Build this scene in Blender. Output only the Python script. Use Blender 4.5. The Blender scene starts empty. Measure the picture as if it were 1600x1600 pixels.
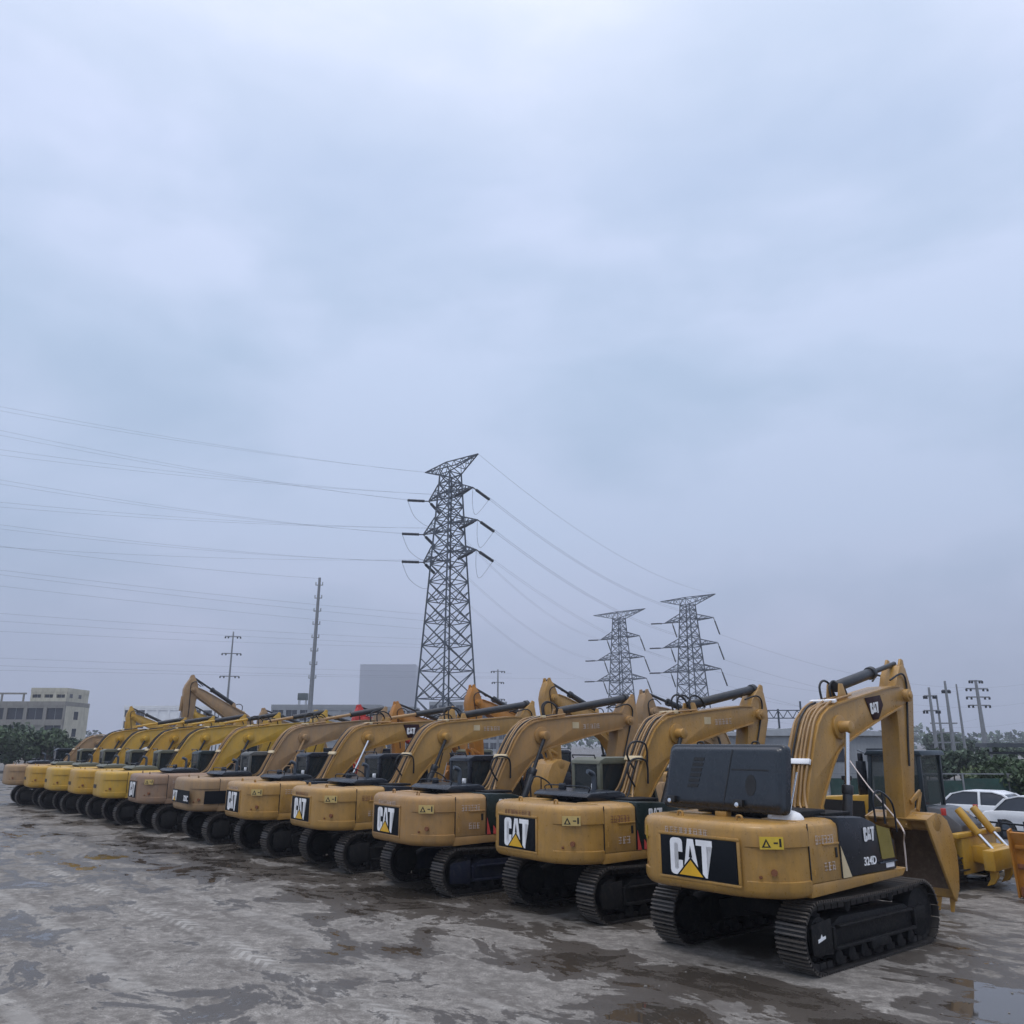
import bpy, bmesh, math, random
from mathutils import Vector, Matrix
R = math.radians
SC = bpy.context.scene
COL = SC.collection
random.seed(7)
H = 3.2                       # eye height
F = 1300.0                    # focal length in photo pixels (1600 wide)
PITCH = math.atan(360 / F)
ANG = R(42)                   # across the parked row
HEAD = R(35.5)                # heading of the machines themselves
UH = Vector((math.cos(HEAD), math.sin(HEAD), 0))
U = Vector((math.cos(ANG), math.sin(ANG), 0)); L = Vector((-math.sin(ANG), math.cos(ANG), 0))

# ------------------------------------------------------------------ materials
MATS = {}
def nt(name):
    m = bpy.data.materials.new(name); m.use_nodes = True
    t = m.node_tree; b = t.nodes['Principled BSDF']
    return m, t, b
def N(t, typ, **kw):
    n = t.nodes.new(typ)
    for k, v in kw.items():
        if k in ('operation', 'blend_type', 'data_type', 'noise_dimensions', 'feature', 'wave_type', 'bands_direction', 'distance'):
            setattr(n, k, v)
        else:
            n.inputs[k].default_value = v
    return n
def ramp(t, src, stops):
    n = t.nodes.new('ShaderNodeValToRGB'); e = n.color_ramp.elements
    while len(e) < len(stops): e.new(0.5)
    for i, (p, c) in enumerate(stops):
        e[i].position = p; e[i].color = (*c, 1) if len(c) == 3 else (c[0],) * 3 + (1,)
    t.links.new(src, n.inputs[0]); return n
def mixc(t, fac, a, b, blend='MIX'):
    n = t.nodes.new('ShaderNodeMix'); n.data_type = 'RGBA'; n.blend_type = blend
    for sock, v in ((n.inputs[0], fac), (n.inputs[6], a), (n.inputs[7], b)):
        if isinstance(v, bpy.types.NodeSocket): t.links.new(v, sock)
        elif isinstance(v, (int, float)): sock.default_value = v
        else: sock.default_value = (*v, 1)
    return n.outputs[2]
def mth(t, op, a, b=None, c=None):
    n = t.nodes.new('ShaderNodeMath'); n.operation = op
    for i, v in enumerate((a, b, c)):
        if v is None: continue
        if isinstance(v, bpy.types.NodeSocket): t.links.new(v, n.inputs[i])
        else: n.inputs[i].default_value = v
    return n.outputs[0]
def noise(t, vec, scale, detail=4, rough=.55, dist=0.0):
    n = N(t, 'ShaderNodeTexNoise', Scale=scale, Detail=detail, Roughness=rough, Distortion=dist)
    t.links.new(vec, n.inputs['Vector']); return n.outputs['Fac']
PLATE = None
def mat(name, col, rough=.5, metal=0.0, var=.12, dirt=0.0, dirtcol=(.22, .17, .11), scale=3.0, bump=0.0, spec=.5, streak=False, grime=0.0):
    """painted or plain surface: slow colour variation, dust patches, rough breakup"""
    if name in MATS: return MATS[name]
    m, t, b = nt(name)
    tc = t.nodes.new('ShaderNodeTexCoord'); v = tc.outputs['Object']
    n1 = noise(t, v, scale, 5, .6)
    lo = tuple(c * (1 - var) for c in col); hi = tuple(min(1, c * (1 + var)) for c in col)
    c = ramp(t, n1, [(.3, lo), (.7, hi)]).outputs[0]
    if dirt > 0:
        if streak:
            mp = N(t, 'ShaderNodeMapping', Scale=(1.0, 1.0, .22)); t.links.new(v, mp.inputs[0]); dv = mp.outputs[0]
        else: dv = v
        n2 = noise(t, dv, scale * 2.3, 8, .7, .6)
        d = ramp(t, n2, [(.46, (0, 0, 0)), (.72, (dirt, dirt, dirt))]).outputs[0]
        c = mixc(t, d, c, dirtcol)
    if grime > 0:      # thin run-off streaks and small chips
        mp2 = N(t, 'ShaderNodeMapping', Scale=(3.2, 3.2, .42)); t.links.new(v, mp2.inputs[0])
        g1 = ramp(t, noise(t, mp2.outputs[0], 1.6, 7, .75), [(.52, (0,)), (.74, (grime * .5,))]).outputs[0]
        c = mixc(t, g1, c, tuple(x * .48 for x in col))
        g2 = ramp(t, noise(t, v, 17, 4, .8), [(.645, (0,)), (.675, (grime * 1.2,))]).outputs[0]
        c = mixc(t, g2, c, (.075, .045, .025))
        g3 = ramp(t, noise(t, v, 1.3, 8, .75), [(.50, (0,)), (.64, (grime * .8,))]).outputs[0]
        c = mixc(t, g3, c, tuple(min(1, x * .75 + .07) for x in col))
    t.links.new(c, b.inputs['Base Color'])
    n3 = noise(t, v, scale * 6, 6, .65)
    t.links.new(ramp(t, n3, [(.3, (max(0, rough - .1),) * 3), (.75, (min(1, rough + .15),) * 3)]).outputs[0], b.inputs['Roughness'])
    b.inputs['Metallic'].default_value = metal
    b.inputs['Specular IOR Level'].default_value = spec
    if bump > 0:
        bp = N(t, 'ShaderNodeBump', Strength=bump, Distance=.02); t.links.new(n3, bp.inputs['Height'])
        t.links.new(bp.outputs[0], b.inputs['Normal'])
    MATS[name] = m; return m
def glass_mat():
    m, t, b = nt('cab_glass')
    b.inputs['Base Color'].default_value = (.03, .04, .045, 1); b.inputs['Roughness'].default_value = .06
    b.inputs['Alpha'].default_value = .72
    return m
GLASS = glass_mat()
def clear_glass():
    m, t, b = nt('clear_cab_glass')
    b.inputs['Base Color'].default_value = (.05, .07, .07, 1); b.inputs['Roughness'].default_value = .05; b.inputs['Alpha'].default_value = .3
    return m
CLEAR = clear_glass()
TAN = mat('tan_paint', (.41, .226, .053), .33, dirt=.5, dirtcol=(.22, .138, .060), streak=True, grime=.5)
TAN2 = mat('ochre_paint', (.41, .23, .058), .38, dirt=.5, dirtcol=(.26, .165, .066), streak=True, grime=.5)
TAN3 = mat('faded_tan_paint', (.37, .205, .066), .42, dirt=.6, dirtcol=(.25, .165, .085), streak=True, grime=.6)
TANB = mat('weathered_tan_paint', (.33, .205, .095), .52, dirt=.75, dirtcol=(.22, .16, .11), streak=True, grime=.6)
BROWN = mat('dull_brown_paint', (.27, .165, .095), .58, dirt=.8, dirtcol=(.24, .18, .14), streak=True, grime=.6)
YEL = mat('yellow_paint', (.50, .295, .028), .42, dirt=.45, dirtcol=(.33, .25, .1), streak=True, grime=.45)
YELB = mat('strong_yellow_paint', (.48, .265, .02), .42, dirt=.5, dirtcol=(.35, .25, .1), streak=True, grime=.45)
ORANGE = mat('orange_paint', (.44, .175, .018), .45, dirt=.45, dirtcol=(.3, .19, .08), streak=True, grime=.5)
RED = mat('red_paint', (.50, .035, .03), .5, dirt=.3, streak=True)
BLACK = mat('black_paint', (.010, .013, .019), .30, dirt=.5, dirtcol=(.028, .029, .033), var=.2, scale=.8, spec=.4)
PLATEM = mat('emblem_plate_black', (.006, .008, .011), .6, spec=.15, var=.1)
NAVY = mat('dark_cab_paint', (.011, .014, .022), .32, dirt=.35, dirtcol=(.03, .03, .035), scale=.8, spec=.35)
OLIVE = mat('olive_cab_paint', (.115, .12, .085), .5, dirt=.4, dirtcol=(.14, .13, .1))
GREENB = mat('greenish_black_paint', (.008, .018, .016), .34, dirt=.3, dirtcol=(.06, .06, .055))
TRACK = mat('track_steel', (.020, .018, .017), .55, metal=.2, dirt=.6, dirtcol=(.05, .042, .034), scale=5, bump=.4)
GROUSER = mat('worn_grouser', (.105, .092, .080), .5, metal=.3, dirt=.6, dirtcol=(.16, .135, .11), scale=6, bump=.3)
FRAMEM = mat('black_undercarriage', (.010, .010, .011), .6, dirt=.6, dirtcol=(.036, .031, .026), scale=4, bump=.3, spec=.2)
FRAMEN = mat('navy_undercarriage', (.008, .011, .026), .55, dirt=.6, dirtcol=(.045, .042, .042), scale=4, bump=.3, spec=.25)
CHROME = mat('chrome_rod', (.75, .75, .76), .18, metal=1.0, var=.05)
CYL = mat('cylinder_black', (.02, .022, .026), .4, dirt=.3, dirtcol=(.08, .07, .06))
RUBBER = mat('hose_rubber', (.015, .015, .017), .5)
PIPE = mat('tan_pipe', (.37, .225, .095), .4, dirt=.7, dirtcol=(.25, .16, .09))
WHITE = mat('white_enamel', (.90, .90, .90), .4, dirt=.06, dirtcol=(.6, .56, .5))
YDEC = mat('emblem_yellow', (.75, .42, .02), .4)
STICK = mat('sticker_yellow', (.66, .46, .04), .4, dirt=.4, dirtcol=(.4, .3, .08))
STICKF = mat('faded_sticker', (.55, .40, .14), .5, dirt=.5, dirtcol=(.36, .25, .09))
HOODM = mat('open_hood_paint', (.018, .024, .032), .24, dirt=.4, dirtcol=(.035, .037, .04), scale=.8, spec=.5)
INK = mat('decal_ink', (.012, .012, .012), .5)
WORN = mat('worn_decal', (.56, .47, .41), .6, var=.2, dirt=.6, dirtcol=(.3, .22, .14), scale=14)
FADEINK = mat('faded_red_ink', (.22, .10, .06), .6, var=.3)
MAROON = mat('dark_maroon_decal', (.028, .008, .010), .5, spec=.2)
STRIPE = mat('red_stripe', (.55, .07, .06), .4)
CREAM = mat('cream_stripe', (.62, .5, .3), .45)
OLGRILL = mat('olive_mesh', (.22, .17, .03), .6)
BUCKIN = mat('bucket_inside', (.13, .085, .055), .6, metal=.2, dirt=.9, dirtcol=(.20, .14, .09), scale=4)
RUST = mat('rust', (.20, .075, .03), .75, var=.4, scale=8)
GALV = mat('galvanised_steel', (.065, .08, .10), .5, metal=.3)
GALVD = mat('dark_insulator', (.015, .018, .025), .4)
PGREY = mat('pole_grey', (.23, .24, .25), .5, metal=.3)
CONC = mat('grey_concrete', (.25, .24, .215), .85, dirt=.8, dirtcol=(.17, .16, .14), scale=.6, streak=True)
CONCL = mat('pale_plaster', (.50, .475, .38), .85, dirt=.8, dirtcol=(.32, .30, .24), scale=.6, streak=True)
WHITEB = mat('white_plaster', (.80, .81, .82), .8, dirt=.3, dirtcol=(.5, .5, .5), scale=.3)
WIND = mat('dark_window', (.03, .035, .045), .15)
GREYW = mat('grey_cladding', (.27, .285, .30), .6, dirt=.3, dirtcol=(.2, .2, .2), scale=.5)
GREENF = mat('green_netting', (.022, .062, .052), .85, dirt=.8, dirtcol=(.06, .075, .07), scale=1.1, var=.4)
CARW = mat('white_car_paint', (.78, .79, .80), .22, var=.03)
TYRE = mat('tyre', (.02, .02, .02), .8)
BARK = mat('bark', (.09, .065, .045), .9, bump=.5)
def leaf_mat(name, c):
    m, t, b = nt(name)
    g = t.nodes.new('ShaderNodeNewGeometry')
    cr = ramp(t, g.outputs['Random Per Island'], [(0, tuple(x * .55 for x in c)), (1, tuple(x * 1.5 for x in c))])
    t.links.new(cr.outputs[0], b.inputs['Base Color']); b.inputs['Roughness'].default_value = .6
    return m
LEAFD = leaf_mat('dark_leaf', (.045, .075, .03)); LEAFG = leaf_mat('grey_green_leaf', (.055, .085, .05)); LEAFL = leaf_mat('light_leaf', (.09, .12, .045))

# ------------------------------------------------------------------ mesh kit
class MB:
    def __init__(s): s.bm = bmesh.new()
    def face(s, vs):
        try: return s.bm.faces.new(vs)
        except ValueError: return None
    def poly(s, pts): s.face([s.bm.verts.new(p) for p in pts]); return s
    def loft(s, rings, cap=True, closed=False):
        rv = [[s.bm.verts.new(p) for p in r] for r in rings]
        n = len(rv[0]); m = len(rv)
        for i in range(m if closed else m - 1):
            a, b = rv[i], rv[(i + 1) % m]
            for k in range(n): s.face((a[k], a[(k + 1) % n], b[(k + 1) % n], b[k]))
        if cap and not closed: s.face(rv[0][::-1]); s.face(rv[-1])
        return s
    def box(s, c, d, rot=None):
        x, y, z = d[0] / 2, d[1] / 2, d[2] / 2; c = Vector(c)
        f = (lambda p: c + rot @ Vector(p)) if rot else (lambda p: c + Vector(p))
        return s.loft([[f(p) for p in ((-x, -y, -z), (x, -y, -z), (x, y, -z), (-x, y, -z))],
                       [f(p) for p in ((-x, -y, z), (x, -y, z), (x, y, z), (-x, y, z))]])
    def mm(s, a, b): return s.box([(a[i] + b[i]) / 2 for i in range(3)], [abs(b[i] - a[i]) for i in range(3)])
    def prism(s, prof, y0, y1):               # xz outline pushed along y
        return s.loft([[Vector((x, y0, z)) for x, z in prof], [Vector((x, y1, z)) for x, z in prof]])
    def plan(s, prof, z0, z1):                # xy outline pushed along z
        return s.loft([[Vector((x, y, z0)) for x, y in prof], [Vector((x, y, z1)) for x, y in prof]])
    def bar(s, p, q, w, h=None, n=4):         # straight square or round bar
        p, q = Vector(p), Vector(q); d = (q - p)
        if d.length < 1e-6: return s
        d.normalize(); a = d.cross(Vector((0, 0, 1)))
        if a.length < .02: a = d.cross(Vector((0, 1, 0)))
        a.normalize(); b = d.cross(a); h = h or w
        if n == 4: o = [a * w / 2 + b * h / 2, -a * w / 2 + b * h / 2, -a * w / 2 - b * h / 2, a * w / 2 - b * h / 2]
        else: o = [a * math.cos(2 * math.pi * k / n) * w / 2 + b * math.sin(2 * math.pi * k / n) * h / 2 for k in range(n)]
        return s.loft([[p + x for x in o], [q + x for x in o]])
    def cyl(s, p, q, r, n=20, r2=None):
        p, q = Vector(p), Vector(q); d = (q - p).normalized(); a = d.cross(Vector((0, 0, 1)))
        if a.length < .02: a = d.cross(Vector((0, 1, 0)))
        a.normalize(); b = d.cross(a); r2 = r if r2 is None else r2
        o = [a * math.cos(2 * math.pi * k / n) + b * math.sin(2 * math.pi * k / n) for k in range(n)]
        return s.loft([[p + x * r for x in o], [q + x * r2 for x in o]])
    def tube(s, pts, r, n=8, radii=None):
        pts = [Vector(p) for p in pts]; rings = []
        ref = Vector((0, 0, 1)); prev = None
        for i, p in enumerate(pts):
            d = (pts[min(i + 1, len(pts) - 1)] - pts[max(i - 1, 0)])
            if d.length < 1e-9: d = Vector((1, 0, 0))
            d.normalize()
            if prev is None:
                a = d.cross(ref)
                if a.length < .05: a = d.cross(Vector((0, 1, 0)))
            else: a = prev - d * prev.dot(d)
            a.normalize(); prev = a; b = d.cross(a); rr = radii[i] if radii else r
            rings.append([p + (a * math.cos(2 * math.pi * k / n) + b * math.sin(2 * math.pi * k / n)) * rr for k in range(n)])
        return s.loft(rings)
    def add(s, o): # merge another MB
        me = bpy.data.meshes.new('tmp'); o.bm.to_mesh(me); s.bm.from_mesh(me); bpy.data.meshes.remove(me); return s
    def xf(s, M): bmesh.ops.transform(s.bm, matrix=M, verts=s.bm.verts); return s
    def mesh(s, name, m, bevel=0, smooth=35, seg=2):
        bm = s.bm
        bmesh.ops.recalc_face_normals(bm, faces=bm.faces)
        if bevel > 0:
            es = [e for e in bm.edges if len(e.link_faces) == 2 and e.calc_face_angle(0) > R(28)]
            bmesh.ops.bevel(bm, geom=es, offset=bevel, segments=seg, affect='EDGES', clamp_overlap=True, profile=.5)
        me = bpy.data.meshes.new(name); bm.to_mesh(me); bm.free()
        me.materials.append(m)
        me.polygons.foreach_set('use_smooth', [True] * len(me.polygons)); me.set_sharp_from_angle(angle=R(smooth))
        return me
    def obj(s, name, m, parent=None, bevel=0, smooth=35, label=None, seg=2):
        return link(name, s.mesh(name, m, bevel, smooth, seg), parent, label)
def link(name, me, parent=None, label=None, m=None):
    o = bpy.data.objects.new(name, me); COL.objects.link(o)
    if parent is not None: o.parent = parent
    if label: o['label'] = label
    if m: o.material_slots[0].link = 'OBJECT'; o.material_slots[0].material = m
    return o
def tag(o, label=None, cat=None, group=None, kind=None):
    for k, v in (('label', label), ('category', cat), ('group', group), ('kind', kind)):
        if v: o[k] = v
    return o
def thing(name, label, cat, loc, rz=0, group=None, scale=1):
    o = bpy.data.objects.new(name, None); COL.objects.link(o); o.empty_display_size = .3
    o.location = loc; o.rotation_euler = (0, 0, rz); o.scale = (scale,) * 3
    return tag(o, label, cat, group)
def bez(p, n=12):   # smooth polyline through points
    p = [Vector(x) for x in p]; out = []
    for i in range(len(p) - 1):
        a, b, c, d = p[max(i - 1, 0)], p[i], p[i + 1], p[min(i + 2, len(p) - 1)]
        for k in range(n):
            t = k / n
            out.append(.5 * ((2 * b) + (c - a) * t + (2 * a - 5 * b + 4 * c - d) * t * t + (3 * b - a - 3 * c + d) * t ** 3))
    return out + [p[-1]]
REAR = Matrix(((0, 0, -1, 0), (-1, 0, 0, 0), (0, 1, 0, 0), (0, 0, 0, 1)))     # drawing plane facing -x
RIGHT = Matrix(((1, 0, 0, 0), (0, 0, -1, 0), (0, 1, 0, 0), (0, 0, 0, 1)))     # drawing plane facing -y
def flat(pts, z=0.0, t=.004):     # an outline in the drawing plane with a little thickness
    m = MB(); m.loft([[Vector((x, y, z)) for x, y in pts], [Vector((x, y, z + t)) for x, y in pts]])
    bmesh.ops.triangulate(m.bm, faces=m.bm.faces[:]); return m
def text_mb(txt, size, bold=.02):
    cu = bpy.data.curves.new('t', 'FONT'); cu.body = txt; cu.size = size; cu.offset = bold * size; cu.extrude = .003
    cu.align_x = 'CENTER'; cu.align_y = 'CENTER'
    o = bpy.data.objects.new('t', cu); COL.objects.link(o)
    dg = bpy.context.evaluated_depsgraph_get(); me = bpy.data.meshes.new_from_object(o.evaluated_get(dg))
    m = MB(); m.bm.from_mesh(me); bpy.data.objects.remove(o); bpy.data.curves.remove(cu); bpy.data.meshes.remove(me)
    return m
C_ = [(0, .12), (.02, .05), (.07, .01), (.12, 0), (.26, 0), (.31, .01), (.36, .05), (.38, .12), (.38, .4), (.25, .4), (.25, .17), (.19, .13), (.13, .17), (.13, .83), (.19, .87), (.25, .83), (.25, .62), (.38, .62), (.38, .88), (.36, .95), (.31, .99), (.26, 1), (.12, 1), (.07, .99), (.02, .95), (0, .88)]
A_ = [(.40, .1), (.53, .1), (.556, .34), (.70, .34), (.726, .1), (.86, .1), (.72, 1), (.54, 1)]
AH = [(.58, .5), (.675, .5), (.628, .82)]
T_ = [(.80, .84), (.97, .84), (.97, 0), (1.11, 0), (1.11, .84), (1.28, .84), (1.28, 1), (.80, 1)]
def emblem(parent, M, size, tri=True, platepoly=None, plate=PLATEM, letter=WHITE):
    """the three letter emblem with a yellow triangle; M places the drawing plane"""
    host = parent
    if platepoly: host = flat(platepoly, 0, .012).xf(M).obj('emblem_plate', plate, parent, .003)
    kx = 1.2; S = Matrix.Translation((-.64 * size * kx, -.5 * size, 0)) @ Matrix.Diagonal((size * kx, size, 1, 1))
    def put(name, poly, z, m):
        k = flat([(x, y) for x, y in poly], 0, .004); k.xf(S)
        k.xf(Matrix.Translation((0, 0, z)))
        return k.xf(M)
    a = put('', C_, .012, WHITE).add(put('', A_, .012, WHITE)).add(put('', T_, .012, WHITE))
    a.obj('lettering', letter, host)
    put('', AH, .0175, plate).obj('letter_cutout', plate, host)
    if tri:
        put('', [(.17, -.04), (1.09, -.04), (.63, .51)], .0175, plate).obj('triangle_outline', plate, host)
        put('', [(.275, .015), (.985, .015), (.63, .43)], .023, YDEC).obj('emblem_triangle', YDEC, host)
    return host
def scribble(n, w, h, seed):
    """a row of worn character-like strokes, unreadable as in the photograph"""
    rnd = random.Random(seed); m = MB(); cw = w / n
    for i in range(n):
        x0 = -w / 2 + i * cw + cw * .12; s = cw * .76
        for k in range(3):
            y = h * (-.4 + .4 * k) + rnd.uniform(-.04, .04) * h
            m.add(flat([(x0, y), (x0 + s * rnd.uniform(.6, 1), y), (x0 + s, y + h * .09), (x0, y + h * .09)], .004, .003))
        for k in range(2):
            x = x0 + s * rnd.choice((.1, .3, .5, .7, .85)); y0 = -h * .45; y1 = h * rnd.uniform(.2, .5)
            m.add(flat([(x, y0), (x + s * .13, y0), (x + s * .13, y1), (x, y1)], .008, .003))
    return m

# ------------------------------------------------------------------ excavator
CACHE = {}
def track_meshes():
    if CACHE: return CACHE
    cx, r, zc = 1.53, .44, .485
    per = 4 * cx + 2 * math.pi * r; ns = 49
    def at(s):
        s %= per
        if s < 2 * cx: return Vector((-cx + s, 0, zc - r)), Vector((1, 0, 0))
        s -= 2 * cx
        if s < math.pi * r:
            a = s / r; return Vector((cx + r * math.sin(a), 0, zc - r * math.cos(a))), Vector((math.cos(a), 0, math.sin(a)))
        s -= math.pi * r
        if s < 2 * cx:
            x = cx - s; return Vector((x, 0, zc + r - .035 * (1 - (x / cx) ** 2))), Vector((-1, 0, 0))
        s -= 2 * cx; a = s / r
        return Vector((-cx - r * math.sin(a), 0, zc + r * math.cos(a))), Vector((-math.cos(a), 0, -math.sin(a)))
    shoes = MB(); links = MB()
    p = per / ns
    for i in range(ns):
        c, t = at((i + .5) * p); n = Vector((t.z, 0, -t.x))
        rot = Matrix((t, Vector((0, 1, 0)), -n)).transposed()
        shoes.box(c + n * .012, (p * .96, .49, .026), rot)
        for k in (-.34, 0, .34): shoes.box(c + n * .040 + t * (k * p), (.024, .485, .036), rot)
        for sy in (-.11, .11): links.box(c - n * .05 + Vector((0, sy, 0)), (p * .86, .05, .085), rot)
    me = shoes.mesh('track', TRACK); me.materials.append(GROUSER)
    for i_, pl in enumerate(me.polygons): pl.material_index = 1 if (i_ % 24) >= 6 else 0
    CACHE['shoes'] = me; CACHE['links'] = links.mesh('track_chain', TRACK)
    spr = MB()
    pts = []
    for k in range(42):
        a = 2 * math.pi * k / 42; q = .385 if k % 2 else .335
        pts.append((-1.53 + q * math.cos(a), zc + q * math.sin(a)))
    spr.prism(pts, -.035, .035); spr.cyl((-1.53, -.17, zc), (-1.53, .2, zc), .27, 28); spr.cyl((-1.53, -.2, zc), (-1.53, -.17, zc), .16, 20)
    for k in range(10):
        a = 2 * math.pi * k / 10; spr.cyl((-1.53 + .21 * math.cos(a), -.185, zc + .21 * math.sin(a)), (-1.53 + .21 * math.cos(a), -.168, zc + .21 * math.sin(a)), .02, 6)
    CACHE['sprocket'] = spr.mesh('sprocket', FRAMEM, .006)
    idl = MB().cyl((1.53, -.14, zc), (1.53, .14, zc), .375, 36).cyl((1.53, -.18, zc), (1.53, .18, zc), .13, 20)
    CACHE['idler'] = idl.mesh('idler', FRAMEM, .012)
    fr = MB()
    fr.prism([(-1.22, .26), (1.22, .26), (1.28, .5), (1.0, .66), (-.95, .70), (-1.28, .56)], -.17, .17)
    fr.box((0, -.215, .585), (2.2, .09, .035)); fr.box((0, -.205, .30), (2.4, .07, .05))      # outer ledges
    fr.box((-1.22, -.20, .44), (.05, .07, .30)); fr.box((1.2, -.20, .44), (.05, .07, .26))
    fr.box((0, -.215, .24), (.5, .08, .12))                                                      # track guide
    fr.prism([(-1.80, .28), (-1.28, .24), (-1.28, .72), (-1.80, .68)], -.225, -.205)             # final drive guard
    fr.box((1.42, -.18, .485), (.36, .06, .2))
    CACHE['frame'] = fr.mesh('track_frame', FRAMEM, .012)
    CACHE['tag'] = MB().poly([(-1.66, -.228, .43), (-1.46, -.228, .47), (-1.46, -.228, .51), (-1.54, -.228, .50), (-1.56, -.228, .54), (-1.60, -.228, .49), (-1.66, -.228, .48)]).mesh('paint_mark', WHITE)
    CACHE['roller'] = MB().cyl((0, -.19, 0), (0, .19, 0), .105, 18).mesh('roller', FRAMEM, .012)
    CACHE['top_roller'] = MB().cyl((0, -.14, 0), (0, .14, 0), .075, 16).mesh('carrier_roller', FRAMEM, .01)
    cb = MB()
    cb.prism([(-.95, .50), (-.5, .36), (.5, .36), (.95, .50), (.95, .7), (.4, .86), (-.4, .86), (-.95, .7)], -.55, .55)
    for sx in (-.75, .75):
        for sy in (-1, 1): cb.bar((sx * .7, sy * .4, .6), (sx, sy * 1.08, .46), .42, .3)
    cb.cyl((0, 0, .84), (0, 0, 1.0), .62, 36)
    CACHE['carbody'] = cb.mesh('undercarriage', FRAMEM, .02)
    return CACHE

def boom_profile(th, bx):
    top = [(-.16, 1.92), (-.04, 2.14), (.12, 2.42), (.35, 2.83), (.60, 3.22), (.80, 3.46), (1.00, 3.61), (1.25, 3.71), (1.60, 3.78), (2.4, 3.86), (3.4, 3.95), (4.2, 4.02), (4.62, 4.02), (4.88, 3.97)]
    bot = [(4.90, 3.70), (4.60, 3.63), (4.05, 3.54), (3.2, 3.385), (2.5, 3.24), (2.0, 3.13), (1.74, 3.07), (1.58, 3.02), (1.40, 2.93), (1.15, 2.74), (.75, 2.36), (.42, 2.0), (.1, 1.67)]
    sq = lambda p: rotp((.1 + (p[0] - .1) * bx, p[1]), th)
    return [sq(p) for p in top], [sq(p) for p in bot]
PIV = (.1, 1.8); BX = .91
def rotp(p, th):
    x, z = p[0] - PIV[0], p[1] - PIV[1]; c, s = math.cos(th), math.sin(th)
    return (PIV[0] + c * x - s * z, PIV[1] + s * x + c * z)

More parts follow.
